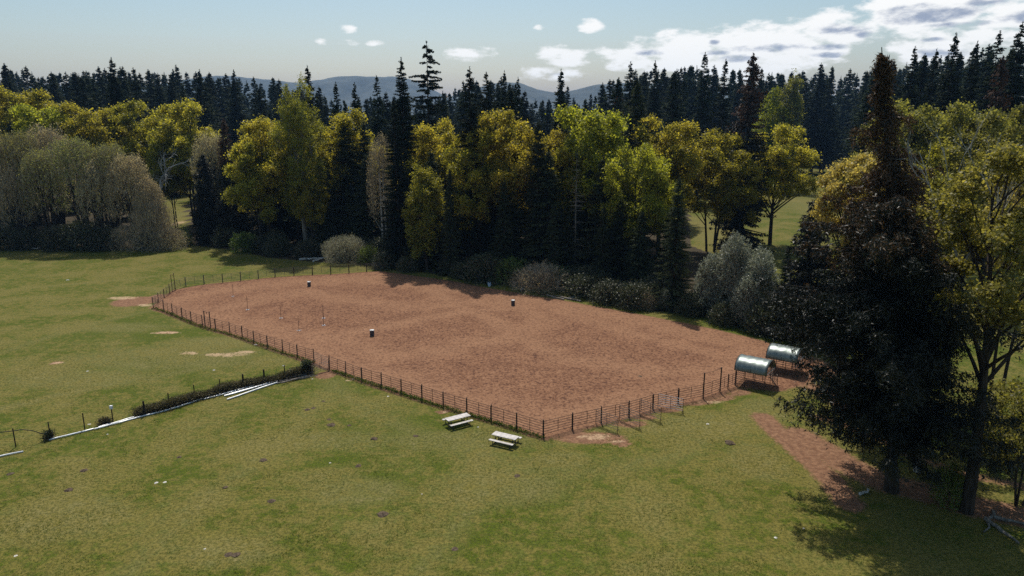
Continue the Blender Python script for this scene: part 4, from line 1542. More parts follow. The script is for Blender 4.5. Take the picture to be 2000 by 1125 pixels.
# silver poplars and shrubs along the forest foot
for key, px, py, yb, wd, lab in [
    ('silver0', 1440, 462, 622, .85, 'tallest silver grey poplar in the clump right of the arena forest corner'),
    ('silver1', 1400, 490, 614, .9, 'silver leafed poplar left in the clump by the forest corner'),
    ('silver0', 1490, 490, 634, .9, 'silver grey poplar right in the clump beside the shelters cedar'),
    ('silver1', 1465, 530, 638, .85, 'low silver leafed poplar at the front of the clump'),
    ('silver1', 1300, 560, 606, .7, 'small pale leafed sapling at the forest corner left of the silver poplars')]:
    Y = Yrow(yb)
    x, h = TOP(px, py, Y)
    plant(key, 'silver_poplar', x, Y, h, lab, 'tree', None, None, wd)
SHR = [('willow', 672, 458, 512, 1.0, 'round grey green willow bush behind the far arena fence'),
       ('brightbush0', 718, 480, 515, .9, 'bright green shrub right of the round willow bush'),
       ('brightbush1', 476, 452, 492, 1.0, 'pale green shrub at the field edge under the yellow maples'),
       ('twigbush', 1060, 512, 566, 1.5, 'twiggy pale shrub over the brush pile'),
       ('brightbush0', 1092, 520, 563, .9, 'bright green shrub right of the brush pile'),
       ('brightbush1', 1000, 500, 552, 1.1, 'green shrub left of the brush pile'),
       ('bush0', 950, 495, 548, 1.3, 'large dark shrub in the shade left of the brush pile'),
       ('bush1', 900, 512, 542, 1.0, 'dark shrub at the foot of the leafy corner tree'),
       ('bush2', 1140, 535, 578, 1.2, 'dark shrub right of the brush pile'),
       ('bush0', 1190, 545, 590, 1.2, 'dark shrub below the leaning maple'),
       ('bush1', 1240, 552, 600, 1.1, 'dark shrub left of the forest corner hemlock'),
       ('twigbush', 1265, 565, 603, .8, 'thin grey shrub at the foot of the forest corner hemlock'),
       ('bush2', 1350, 575, 615, 1.0, 'dark shrub at the foot of the silver poplars'),
       ('bush0', 1420, 590, 634, 1.0, 'dark shrub in front of the silver poplars'),
       ('bush1', 1500, 590, 650, 1.0, 'dark shrub at the end of the forest edge by the shelters'),
       ('bush2', 160, 430, 485, 1.2, 'dark bramble mound in the middle of the left grove foot'),
       ('bush0', 115, 440, 487, 1.1, 'dark bramble mound left of the grove middle'),
       ('bush1', 200, 442, 487, 1.1, 'dark bramble mound under the brown front alder'),
       ('twigbush', 240, 440, 486, 1.0, 'pale twiggy shrub at the foot of the grove'),
       ('bush2', 290, 448, 486, 1.0, 'dark shrub under the right end of the grove'),
       ('twigbush', 325, 440, 487, 1.0, 'pale twiggy shrub at the right foot of the grove'),
       ('bush0', 45, 445, 486, 1.1, 'dark shrub at the left foot of the grove'),
       ('bush1', 5, 440, 486, 1.0, 'dark shrub by the left frame edge'),
       ('brightbush0', 362, 455, 480, .8, 'pale green shrub in the gap beside the dark cedar'),
       ('bush2', 540, 462, 498, 1.1, 'dark shrub under the tall cottonwood'),
       ('bush0', 600, 468, 503, 1.1, 'dark shrub between the cottonwood and the willow bush'),
       ('bush1', 505, 462, 492, 1.0, 'dark shrub under the left yellow maples'),
       ('bush2', 750, 488, 524, 1.0, 'dark shrub at the end of the far arena fence'),
       ('bush0', 795, 500, 530, 1.0, 'dark shrub at the far arena corner'),
       ('twigbush', 1430, 470, 490, .6, 'tan twiggy shrub in the sunlit gap'),
       ('brightbush1', 1862, 905, 985, .5, 'leafy green shrub at the base of the right edge maple')]
for key, px, py, yb, wd, lab in SHR:
    Y = Yrow(yb)
    x, h = TOP(px, py, Y)
    plant(key, 'shrub', x, Y, h, lab, 'shrub', None, None, wd)
rs_ = random.Random(8)
# more shrubs close the forest foot further along and behind
line = [(-160, 484), (-60, 485), (0, 484), (330, 486), (380, 476), (470, 484), (620, 500), (730, 512), (800, 522), (880, 536), (960, 548), (1110, 566), (1190, 582), (1260, 600), (1330, 608), (1420, 624), (1500, 640)]
for k in range(70):
    t = rs_.uniform(0, len(line) - 1.001)
    i = int(t)
    f = t - i
    if i == 3:
        continue
    px = line[i][0] * (1 - f) + line[i + 1][0] * f
    yb = line[i][1] * (1 - f) + line[i + 1][1] * f - rs_.uniform(2, 16)
    p = P(px, yb)
    plant('bush%d' % rs_.randrange(3), 'shrub', p[0], p[1], rs_.uniform(2.0, 4.5), 'dark shrub in the shaded undergrowth along the forest foot', 'shrub', 'undergrowth shrubs along the forest foot', wide=rs_.uniform(.9, 1.3))

# ------------------------------------------------------------------ arena fence: pipe panels and posts
PL = 3.05


def panel_proto(name, mat, upmat, height=1.5, rails=6, feet=True, L=PL):
    t = empty(name)
    zs = np.linspace(.30, height, rails)
    m1 = MB().rod([(.06, 0, 0), (L - .06, 0, 0)], .024, 5).mesh('rail', mat)
    for z in zs:
        obj('rail', m1, t, (0, 0, z))
    m2 = MB().rod([(0, 0, .0), (0, 0, height + .02)], .032, 5).mesh('upright', upmat)
    for x in (.05, L - .05):
        obj('upright', m2, t, (x, 0, 0))
    m3 = MB().rod([(0, 0, .28), (0, 0, height)], .026, 5).mesh('upright', upmat)
    obj('upright', m3, t, (L / 2, 0, 0))
    if feet:
        m4 = MB().rod([(0, -.22, .0), (0, -.2, .22), (0, 0, .34), (0, .2, .22), (0, .22, .0)], .02, 4).mesh('foot', upmat)
        obj('foot', m4, t, (L - .05, 0, 0))
    return t


def post_proto(name, mat, h=1.65, r=.055):
    o = MB().rod([(0, 0, -.1), (0, 0, h)], r, 7).build(name, mat)
    return o


def place(o, used, **k):
    return o


def run_fence(pts, proto_panel, proto_post, plabel, pgroup, slabel, sgroup, n=None, skip=()):
    """fence panels end to end along photo pixels of their feet"""
    pw = np.array([P(*q)[:2] for q in pts])
    seg = np.hypot(*np.diff(pw, axis=0).T)
    cum = np.concatenate([[0], np.cumsum(seg)])
    n = n or max(1, round(cum[-1] / PL))
    ss = np.linspace(0, cum[-1], n + 1)
    xy = np.stack([np.interp(ss, cum, pw[:, 0]), np.interp(ss, cum, pw[:, 1])], -1)
    for i in range(n + 1):
        if proto_post is not None:
            o = copy_tree(proto_post, (xy[i][0], xy[i][1] + .06, 0), random.uniform(0, 6), (1, 1, random.uniform(.97, 1.04)))
            o.rotation_euler = (random.gauss(0, .008), random.gauss(0, .008), 0)
            tag(o, slabel, 'post', sgroup)
        if i < n and i not in skip:
            d = xy[i + 1] - xy[i]
            L = math.hypot(*d)
            o = copy_tree(proto_panel, (xy[i][0], xy[i][1], 0), math.atan2(d[1], d[0]), (L / PL, 1, 1))
            o.rotation_euler[0] = random.gauss(0, .012)
            tag(o, plabel, 'fence panel', pgroup)
    return xy


def kill(o):
    for ch in list(o.children):
        kill(ch)
    bpy.data.objects.remove(o)


pp_rust = panel_proto('corral_panel', 'rusty_pipe', 'post_steel')
pp_green = panel_proto('corral_panel', 'green_pipe', 'green_pipe')
pp_grey = panel_proto('corral_panel', 'weathered_pipe', 'post_steel')
pp_galv = panel_proto('corral_panel', 'galvanised_pipe', 'post_steel')
pp_mid = panel_proto('corral_panel', 'weathered_pipe', 'rusty_pipe')
pp_post = post_proto('fence_post', 'post_steel', 1.62, .052)
FAR_ = [(342.5, 567), (364, 558.5), (400, 555), (435, 552.5), (470, 548.6), (503.6, 545), (537.5, 540.5), (570.5, 538.4), (603, 537.5), (634, 536.6), (665, 534.5), (694, 532.4), (724, 530), (750, 527.6)]
run_fence(FAR_[:7], pp_green, pp_post, 'greenish pipe corral panel in the left half of the far arena fence', 'corral panels of the far fence, left half',
          'dark post in the left half of the far arena fence', 'posts of the far fence, left half')
run_fence(FAR_[6:], pp_grey, pp_post, 'grey pipe corral panel in the right half of the far fence before the willow bush', 'corral panels of the far fence, right half',
          'dark post in the right half of the far arena fence', 'posts of the far fence, right half')
run_fence([(299, 601), (307, 594), (323.6, 581), (342.5, 567)], pp_mid, pp_post, 'pipe corral panel in the short fence at the left arena corner', 'corral panels of the left corner fence',
          'dark post in the short fence at the left arena corner', 'posts of the left corner fence')
NL = [(299, 601), (318.5, 606.5), (335.6, 614), (360, 623.6), (380.6, 633), (401, 639), (424.4, 645.5), (450, 652), (475.4, 661), (501.5, 672), (528.5, 681), (555.5, 689), (584.6, 699.5), (613.4, 708)]
run_fence(NL, pp_rust, pp_post, 'rusty pipe corral panel in the near left fence before the gate', 'corral panels of the near left fence before the gate',
          'dark post in the near left fence before the gate', 'posts of the near left fence before the gate')
NR = [(643.6, 721), (673.7, 731.5), (707.5, 745), (745.5, 756), (784, 768), (821.7, 780), (862.5, 793.7), (907, 806.5), (956, 821.5), (1007.5, 837), (1061, 853.7)]
run_fence(NR, pp_rust, pp_post, 'rusty brown pipe corral panel in the near fence between the gate and the nearest corner', 'corral panels of the near fence after the gate',
          'dark post in the near fence between the gate and the nearest corner', 'posts of the near fence after the gate')
RR = [(1061, 853.7), (1113, 840), (1163, 828), (1209, 820), (1248, 808), (1284, 797), (1326, 788), (1373, 778)]
run_fence(RR, pp_rust, pp_post, 'rusty brown pipe corral panel in the right fence behind the tie stalls', 'corral panels of the right fence',
          'dark post in the right fence behind the tie stalls', 'posts of the right fence')
run_fence([(1406, 766), (1437, 753)], pp_rust, pp_post, 'rusty pipe corral panel between the tall gate frame and the front shelter', 'corral panels next to the front shelter',
          'dark post between the tall gate frame and the front shelter', 'posts next to the front shelter', n=2)
# tie stall dividers pointing out from the right fence
STALLS = [((1163, 828), (1207, 846), pp_mid, 'first outward panel divider from the nearest corner, ending over the orange dirt patch'),
          ((1209, 820), (1250, 837), pp_mid, 'second outward panel divider standing on the grass beside the right fence'),
          ((1248, 808), (1291, 825), pp_mid, 'third outward panel divider on the grass beside the right fence'),
          ((1284, 797), (1334, 808), pp_galv, 'shiny galvanised outward panel divider farthest along the right fence')]
for a, b, pr, lab in STALLS:
    A, B = P(*a), P(*b)
    d = B - A
    o = copy_tree(pr, A, math.atan2(d[1], d[0]), (np.hypot(d[0], d[1]) / PL, 1, 1))
    tag(o, lab, 'fence panel')
# opening near the middle of the near fence: gate and a leaning panel
A, B = P(613.4, 708), P(643.6, 721)
d = B - A
o = copy_tree(pp_mid, A, math.atan2(d[1], d[0]), (np.hypot(d[0], d[1]) / PL, 1, .88))
o.name = 'pipe_gate'
tag(o, 'closed pipe gate in the near fence where the bramble row ends', 'gate')
A, B = P(608, 733), P(643, 723)
d = B - A
o = copy_tree(pp_grey, A, math.atan2(d[1], d[0]), (np.hypot(d[0], d[1]) / PL, 1, .75))
o.name = 'pipe_gate'
tag(o, 'low grey pipe gate swung outward from the near fence beside the bramble row', 'gate')
A, B = P(299, 601), P(318.5, 606.5)


def gate_frame(a, b, h, label, mat='post_steel', r=.07):
    A, B = P(*a), P(*b)
    t = empty('gate_frame', A)
    m = MB().rod([(0, 0, -.1), (0, 0, h)], r, 8).mesh('post', mat)
    obj('post', m, t)
    obj('post', m, t, B - A)
    d = B - A
    MB().rod([(0, 0, h - .05), (d[0] * .5, d[1] * .5, h - .16), (d[0], d[1], h - .05)], .018, 5).build('top_cable', mat, t)
    MB().box((d[0] * .5, d[1] * .5, h - .27), (.05, .04, .2)).build('latch', mat, t)
    MB().rod([(0, 0, .03), (d[0], d[1], .03)], .02, 4).build('ground_bar', mat, t)
    tag(t, label, 'gate frame')


gate_frame((1373, 778), (1406, 766), 2.75, 'tall dark two post gate frame in the right fence before the front shelter')
gate_frame((401, 638.5), (411.5, 640.5), 2.3, 'tall thin gate frame in the near left fence')
gate_frame((337, 570), (342.5, 566.6), 2.9, 'tall post pair where the left corner fence meets the far fence', r=.05)
run_fence([(1373, 778), (1406, 766)], pp_rust, None, 'rusty pipe gate hung inside the tall two post gate frame', None, '', None, n=1)


# ------------------------------------------------------------------ shelters
def shelter(px, py, label, sc_=1.0):
    A = P(px, py)
    t = empty('animal_shelter', A, math.radians(-36))
    L, Wd, eave, rise = 3.1 * sc_, 2.9 * sc_, 1.82, 1.15
    zs = np.linspace(.3, 1.5, 6)
    # long walls at y=0 and y=Wd (rails), end wall at x=L
    m1 = MB().rod([(0, 0, 0), (L, 0, 0)], .022, 5).mesh('rail', 'rusty_pipe')
    m2 = MB().rod([(0, 0, 0), (0, Wd, 0)], .022, 5).mesh('rail', 'rusty_pipe')
    for z in zs:
        obj('rail', m1, t, (0, 0, z))
        obj('rail', m1, t, (0, Wd, z))
        obj('rail', m2, t, (0, 0, z))
    mg = MB().rod([(-.05, 0, 0), (L + .05, 0, 0)], .035, 6).mesh('eave_rail', 'galvanised_pipe')
    obj('eave_rail', mg, t, (0, 0, eave))
    obj('eave_rail', mg, t, (0, Wd, eave))
    mp = MB().rod([(0, 0, -.05), (0, 0, eave)], .035, 6).mesh('post', 'post_steel')
    for x in (0, L * .33, L * .66, L):
        obj('post', mp, t, (x, 0, 0))
        obj('post', mp, t, (x, Wd, 0))
    # barrel roof
    na, nl = 15, 13
    a = np.linspace(0, PI, na)
    prof = np.stack([Wd / 2 - (Wd / 2 + .06) * np.cos(a), np.zeros(na) + eave + rise * np.sin(a) ** .85], -1)
    prof = np.vstack([[prof[0][0], eave - .14], prof, [prof[-1][0], eave - .14]])
    X_ = np.linspace(-.12, L + .12, nl)
    r = np.random.default_rng(int(px))
    V = []
    for i, xx in enumerate(X_):
        sag = -.035 * abs(math.sin(i / (nl - 1) * PI * 4))
        for (yy, zz) in prof:
            n_ = np.array((yy - Wd / 2, zz - eave))
            n_ = n_ / (np.linalg.norm(n_) + 1e-6)
            w = sag + r.normal() * .014
            V.append((xx, yy + n_[0] * w, zz + n_[1] * w))
    k = len(prof)
    F = [(i * k + j, i * k + j + 1, (i + 1) * k + j + 1, (i + 1) * k + j) for i in range(nl - 1) for j in range(k - 1)]
    me = bpy.data.meshes.new('tarp_roof')
    me.from_pydata(V, [], F)
    me.materials.append(MATS['tarp_green'])
    me.polygons.foreach_set('use_smooth', np.ones(len(F), bool))
    roof = obj('tarp_roof', me, t)
    md = roof.modifiers.new('thick', 'SOLIDIFY')
    md.thickness = .02
    # hoops
    mh = MB().rod([(0, y_, z_) for y_, z_ in prof], .028, 6).mesh('hoop', 'dark_metal')
    for xx in (-.14, L + .14, L * .5):
        obj('hoop', mh, t, (xx, 0, 0) if xx != L * .5 else (xx, 0, -.04))
    # far gable panel of grey tarp
    gv = [(-.13, y_, z_) for y_, z_ in prof[1:-1]]
    gf = [(0, i, i + 1) for i in range(1, len(gv) - 1)]
    me = bpy.data.meshes.new('gable_tarp')
    me.from_pydata(gv, [], gf)
    me.materials.append(MATS['tarp_grey'])
    g_ = obj('gable_tarp', me, t)
    g_.modifiers.new('thick', 'SOLIDIFY').thickness = .015
    MB().rod([(L + .14, Wd / 2, .0), (L + .14, Wd / 2, eave + rise)], .025, 5).build('gable_pole', 'rusty_pipe', t)
    MB().rod([(L + .12, 0, eave), (L + .12, Wd, eave)], .035, 6).build('end_bar', 'galvanised_pipe', t)
    tag(t, label, 'shelter')
    return t


shelter(1435, 752, 'front green tarp barrel roofed shelter of pipe panels standing clear of the cedar')
shelter(1496, 727, 'rear green tarp barrel roofed shelter half hidden under the cedar branches')
o = run_fence([(1518, 760), (1500, 733), (1483, 722)], pp_mid, None, 'pipe corral panel of the pen between the two shelters', 'corral panels of the shelter pen', '', None)
o = run_fence([(1545, 730), (1575, 700), (1600, 690)], pp_mid, None, 'pipe corral panel beside the rear shelter', 'corral panels beside the rear shelter', '', None)
for q in (pp_rust, pp_green, pp_grey, pp_galv, pp_mid, pp_post):
    kill(q)


# ------------------------------------------------------------------ picnic tables
def picnic_table(px, py, ang, label):
    t = empty('picnic_table', P(px, py), ang)
    MB().box((0, 0, .74), (2.35, .80, .05)).build('tabletop', 'table_top', t)
    mb = MB().box((0, 0, .45), (2.35, .30, .045)).mesh('bench_seat', 'table_top')
    for s in (-1, 1):
        obj('bench_seat', mb, t, (0, s * .78, 0))
    ml = MB().rod([(0, 0, 0), (0, 0, .72)], .035, 6).mesh('leg', 'dark_metal')
    ms = MB().rod([(0, 0, 0), (0, 0, .43)], .03, 6).mesh('bench_leg', 'dark_metal')
    mc = MB().rod([(0, -.92, .06), (0, .92, .06)], .028, 6).mesh('cross_bar', 'dark_metal')
    mc2 = MB().rod([(0, -.92, .40), (0, .92, .40)], .024, 6).mesh('cross_bar', 'dark_metal')
    for x in (-.85, .85):
        for s in (-1, 1):
            obj('leg', ml, t, (x, s * .28, 0))
            obj('bench_leg', ms, t, (x, s * .80, 0))
        obj('cross_bar', mc, t, (x, 0, 0))
        obj('cross_bar', mc2, t, (x, 0, 0))
    tag(t, label, 'picnic table')


picnic_table(894, 829, math.radians(33), 'pale topped picnic table nearer the gate with its long side pointing up right')
picnic_table(987, 866, math.radians(-28), 'pale topped picnic table nearest the fence corner, angled down to the right')


# ------------------------------------------------------------------ barrels and pole bending poles
def barrel(px, py, label):
    t = empty('barrel', P(px, py) + np.array((0, 0, .01)), px)
    MB().lathe([(.0, 0), (.29, 0), (.29, .28), (.305, .30), (.29, .32), (.29, .58), (.305, .60), (.29, .62), (.29, .80)], 20).build('drum', 'barrel_dark', t, smooth=False)
    MB().lathe([(.292, .80), (.298, .81), (.298, .885), (.285, .89), (.275, .87), (.0, .87)], 20).build('rim', 'barrel_white', t)
    MB().lathe([(.0, .90), (.04, .90), (.04, .865)], 8, (.15, 0, 0)).build('bung', 'barrel_dark', t)
    tag(t, label, 'barrel')


barrel(604, 560, 'dark barrel with pale rim nearest the far fence')
barrel(1002, 597, 'dark barrel with pale rim nearest the brush pile')
barrel(727, 657, 'dark barrel with pale rim closest to the near fence')


def pole(px, py, h, label):
    t = empty('pole', P(px, py) + np.array((0, 0, .02)), px * .7)
    MB().rod([(0, 0, 0), (random.gauss(0, .02), random.gauss(0, .02), h)], .028, 6).build('shaft', 'rusty_pipe', t)
    for k in range(2):
        o = MB().box((0, 0, .03), (.62, .07, .06)).build('foot', 'white_pvc', t)
        o.rotation_euler = (0, 0, k * PI / 2)
        o.location.z = k * .003
    MB().lathe([(.05, .06), (.05, .16), (.03, .18)], 8).build('socket', 'old_wood', t)
    tag(t, label, 'pole')


for i, (px, py, h, lab) in enumerate([(455.5, 579.5, 2.0, 'slender rusty bending pole farthest left near the far fence'), (484, 605.5, 2.1, 'slender rusty bending pole second from the left'),
                                      (549, 622, 2.0, 'slender rusty bending pole in the middle of the line'), (584, 646, 2.1, 'slender rusty bending pole closest to the near fence'),
                                      (632, 622, 1.9, 'rear one of the two overlapping bending poles on the right'), (632.5, 636, 1.9, 'front one of the two overlapping bending poles on the right')]):
    pole(px, py, h, lab)

# ------------------------------------------------------------------ old fence line, bramble row and white pipes on the left
for px, yt, yb, lab in [(31, 838, 873, 'dark post holding the bent hose at the left frame edge'), (99, 825, 857, 'dark post at the left end of the white pipes'),
                        (166, 808, 840, 'dark post between the white pipes end and the pale capped post'),
                        (283, 784, 812, 'thick dark post at the left end of the bramble row'), (331, 768, 795, 'thin post second in the bramble row'), (381, 752, 780, 'thin post third in the bramble row'),
                        (431, 741, 768, 'thin post in the middle of the bramble row'), (476, 731, 756, 'thick dark post in the bramble row'), (517, 722, 748, 'thin post right of the thick bramble post'),
                        (557, 713, 740, 'thin post near the right end of the bramble row'), (599, 704, 731, 'dark ivy covered post at the right end of the bramble row')]:
    p = P(px, yb)
    h = (yb - yt) / PXM(p[1]) / math.cos(math.atan2(CAMH, p[1]))
    o = MB().rod([(0, 0, -.1), (0, 0, h)], .09 if 'thick' in lab or 'ivy' in lab else .05, 7).build('old_post', 'bark_dark', None, p)
    tag(o, lab, 'post')
p = P(221, 824)
t = empty('capped_post', p)
MB().rod([(0, 0, -.1), (0, 0, 1.35)], .05, 7).build('post', 'bark_dark', t)
MB().box((0, 0, 1.48), (.24, .2, .32)).build('cap_box', 'pale_paint', t)
tag(t, 'dark post with a pale box on top beside the white pipes', 'post')
hp = [P(*q) + np.array((0, 0, z)) for q, z in (((-30, 874), 1.15), ((0, 872), 1.3), ((31, 873), 1.5), ((48, 871), 1.55), ((68, 866), 1.2), ((90, 860), .55), ((97, 858), .25))]
hh_ = MB().rod(hp, .035, 6).build('bent_hose', 'dark_metal')
tag(hh_, 'black bent hose sagging over the leftmost post', 'hose')


def row_stuff(pts, name, mat, w, h, n, label, cat, ls=.16, seed=1, twmat='bark_dark', kind=None):
    r = np.random.default_rng(seed)
    pw = np.array([P(*q)[:2] for q in pts])
    seg = np.hypot(*np.diff(pw, axis=0).T)
    cum = np.concatenate([[0], np.cumsum(seg)])
    s = r.random(n) * cum[-1]
    hmod = .35 + 1.1 * fbm(s * .55, s * 0, seed, 3)
    x = np.interp(s, cum, pw[:, 0]) + r.normal(size=n) * w * .5
    y = np.interp(s, cum, pw[:, 1]) + r.normal(size=n) * w * .5
    z = h * hmod * r.random(n) ** .8
    pos = np.stack([x, y, z], -1)
    D = rdir(r, n, .3)
    W = unit(np.cross(D, rdir(r, n)))
    sz = ls * r.uniform(.5, 1.4, n)
    V, F = leaves(pos, D, W, sz, sz * .6)
    m_ = n // 3
    D2 = rdir(r, m_, 1.6)
    b0 = pos[:m_].copy()
    b0[:, 2] *= .4
    V2, F2 = needles(b0, D2, unit(np.cross(D2, rdir(r, m_))), r.uniform(.4, 1.1, m_) * h * .9, np.full(m_, .035))
    me = mesh_np(name, [(V, F, mat, np.clip(r.random(n), .01, 1)), (V2, F2, twmat, None)])
    o = obj(name, me)
    tag(o, label, cat, None, kind)
    return o


row_stuff([(268, 811), (320, 801), (370, 785), (430, 768), (480, 756), (540, 744), (606, 730)], 'bramble_row', 'dead_bramble', .6, .95, 19000,
          'dense brown bramble row along the old fence line above the white pipes', 'hedge', .13, 3)
row_stuff([(198, 829), (212, 826)], 'bramble_clump', 'dead_bramble', .4, .7, 900, 'small dark bramble clump beside the pale capped post', 'shrub', .12, 4)
row_stuff([(92, 860), (100, 856)], 'bramble_clump', 'bramble_leaves', .35, .9, 900, 'dark weeds around the post at the end of the white pipes', 'shrub', .12, 5)
row_stuff([(594, 734), (606, 728)], 'ivy_clump', 'bramble_leaves', .35, 1.5, 2500, 'dark green ivy clump at the right end of the bramble row', 'shrub', .14, 6)
# weeds along the foot of the near fence
row_stuff([(300, 602), (335, 614), (380, 634), (475, 662), (555, 690), (613, 709)], 'fence_weeds', 'grass_blades', .3, .2, 2600, 'ragged grass and weeds along the foot of the near left fence', None, .16, 7, 'grass_blades', 'stuff')
row_stuff([(650, 724), (745, 757), (862, 795), (956, 823), (1061, 856)], 'fence_weeds', 'grass_blades', .3, .2, 3400, 'ragged grass and weeds along the foot of the near fence', None, .16, 8, 'grass_blades', 'stuff')

PIPES = [((96, 861), (184, 839), .09, 'lone white pipe leading left from the pile to the dark post'), ((184, 840), (266, 818), .09, 'lower white pipe of the pair below the pale capped post'),
         ((193, 836), (264, 815), .07, 'upper white pipe of the pair below the pale capped post'), ((266, 818), (335, 800), .09, 'white pipe running along the dark left end of the bramble row'),
         ((335, 800), (400, 779), .09, 'white pipe along the foot of the bramble row'), ((382, 784), (486, 757), .08, 'long white pipe leading from the bramble foot towards the pile'),
         ((398, 781), (470, 762), .08, 'white pipe ending left of the pipe pile'), ((443, 782), (541, 749), .10, 'outermost white pipe of the pile lying farthest out on the grass'),
         ((438, 775), (541, 746), .10, 'second white pipe from the outer side of the pile'), ((448, 772), (545, 744), .09, 'third white pipe from the outer side of the pile'),
         ((446, 768), (548, 741), .09, 'fourth white pipe from the outer side of the pile'), ((486, 757), (560, 738), .09, 'white pipe closest to the brambles in the pile'),
         ((541, 744), (605, 731), .09, 'white pipe at the right end of the pile'), ((530, 745), (600, 734), .08, 'white pipe lying across the right end of the pile'),
         ((-12, 896), (47, 883), .09, 'separate short white pipe at the left frame edge')]
for a, b, r_, lab in PIPES:
    A, B = P(*a), P(*b)
    r_ = r_ * .8
    u = np.linspace(0, 1, 6)[:, None]
    path = A * (1 - u) + B * u
    path[:, 2] = r_ + .03
    path += np.random.default_rng(int(a[0] + 50)).normal(size=path.shape) * (.03, .03, .008)
    o = MB().rod(path, r_, 8).build('white_pipe', 'white_pvc', None, (0, 0, 0), smooth=False)
    tag(o, lab, 'pipe', 'white pipes lying along the old fence line')
for k, (a, b) in enumerate([((541, 750), (606, 738)), ((545, 747), (621, 736)), ((550, 751), (614, 734)), ((560, 743), (610, 732))]):
    A, B = P(*a), P(*b)
    A[2] = B[2] = .09 + .05 * k
    o = MB().rod([A, (A + B) / 2 + np.array((0, .05, .02)), B], [.07, .06, .04], 6).build('wooden_pole', 'old_wood')
    tag(o, ['weathered wooden pole nearest the viewer at the right end of the pipe pile', 'longest weathered wooden pole reaching towards the gate', 'weathered wooden pole crossing the pipe pile end', 'weathered wooden pole closest to the ivy clump'][k], 'pole')


# ------------------------------------------------------------------ brush pile, logs, stumps and small things at the forest foot
def log(a, b, r0, r1, mat, label, z=None, cat='log', name='fallen_log', bend=.1):
    A, B = P(*a), P(*b)
    u = np.linspace(0, 1, 7)[:, None]
    rr = np.random.default_rng(int(a[0] * 7 + a[1]))
    path = A * (1 - u) + B * u + rr.normal(size=(7, 3)) * bend * (1, 1, .3)
    path[:, 2] = (z if z is not None else r0 * .8) + np.abs(path[:, 2]) * .5
    V, F = tube(path, np.linspace(r0, r1, 7), 7)
    V = V + rr.normal(size=V.shape) * r0 * .09
    m = MB().add(V, F)
    n = 7
    for e in (0, 6):
        m.V.append(V[e * n:(e + 1) * n].mean(0)[None])
        c = m.n
        m.n += 1
        m.F3.append(np.array([(c, e * n + (j + 1) % n, e * n + j) for j in range(n)]))
    return tag(m.build(name, mat), label, cat)


log((1010, 556), (1045, 560), .38, .25, 'red_wood', 'reddish broken log lying on top of the brush pile', .9)
log((1018, 560), (1040, 567), .22, .12, 'old_wood', 'thin grey log slanting down the front of the brush pile', .5)
log((1022, 552), (1058, 550), .16, .08, 'bark_pale', 'pale branch sticking across the brush pile', 1.1)
log((1068, 578), (1100, 586), .16, .12, 'old_wood', 'grey log at the arena edge right of the brush pile')
log((1095, 582), (1135, 590), .18, .10, 'old_wood', 'weathered log lying along the arena edge')
log((1108, 584), (1130, 579), .12, .07, 'bark_pale', 'short pale log pointing at the forest')
log((1050, 575), (1085, 580), .12, .08, 'bark_dark', 'dark log between the brush pile and the grey logs')
log((1214, 594), (1254, 590), .16, .09, 'bark_pale', 'pale fallen trunk under the forest corner shrubs')
log((30, 484), (75, 487), .25, .14, 'bark_pale', 'pale driftwood like log at the left field edge')
log((60, 482), (112, 486), .18, .1, 'old_wood', 'grey fallen branch at the foot of the left grove')
log((585, 509), (640, 505), .25, .14, 'bark_pale', 'pale log at the field edge left of the willow bush')
log((610, 512), (628, 507), .2, .14, 'stone_pale', 'short pale chunk of wood left of the willow bush')
log((1925, 1018), (1990, 1064), .16, .06, 'bark_grey', 'pale fallen branch at the lower right in the cedar shade')
log((1940, 1000), (1925, 1040), .12, .05, 'bark_grey', 'short pale root sticking up in the lower right shade')
log((1935, 1010), (2020, 1030), .14, .06, 'bark_grey', 'pale branch reaching the right frame edge in the shade')
log((1680, 968), (1700, 960), .12, .06, 'bark_pale', 'bent pale stick at the foot of the huge cedar')
row_stuff([(1005, 560), (1030, 557), (1075, 562)], 'brush_pile', 'dead_bramble', 1.8, 2.0, 5200, 'heap of cut branches and brambles at the arena edge', 'brush pile', .22, 21, 'twig_brown')


def stump(px, py, r, h, label):
    t = empty('tree_stump', P(px, py))
    MB().lathe([(r * 1.25, -.05), (r * 1.05, .08), (r, h)], 12).build('bark', 'bark_dark', t)
    MB().lathe([(r, h), (0, h + .01)], 12).build('cut_face', 'stone_pale', t)
    tag(t, label, 'stump')


stump(1019, 569, .32, .4, 'tree stump with pale cut top in front of the brush pile')
t = empty('bucket', P(956, 559))
MB().lathe([(0, 0), (.16, 0), (.20, .42), (.185, .42), (.15, .03)], 14).build('tub', 'blue_plastic', t)
MB().rod([(-.2, 0, .40), (-.12, 0, .52), (.12, 0, .52), (.2, 0, .40)], .012, 5).build('handle', 'dark_metal', t)
t.scale = (1.6, 1.6, 1.6)
tag(t, 'pale blue bucket on the grass strip at the far arena edge', 'bucket')
for px, py, h, lab in [(1152, 585, 1.0, 'left one of the two short pale stakes at the forest edge'), (1157, 585, 1.1, 'right one of the two short pale stakes at the forest edge')]:
    tag(MB().rod([(0, 0, -.1), (0, 0, h)], .05, 6).build('stake', 'stone_pale', None, P(px, py)), lab, 'stake')
t = empty('marker_post', P(1483, 634))
MB().rod([(0, 0, 0), (0, 0, .9)], .04, 6).build('post', 'old_wood', t)
MB().box((0, 0, .75), (.35, .05, .3)).build('plate', 'pale_paint', t)
tag(t, 'small pale marker plate in the shade before the silver poplars', 'marker')


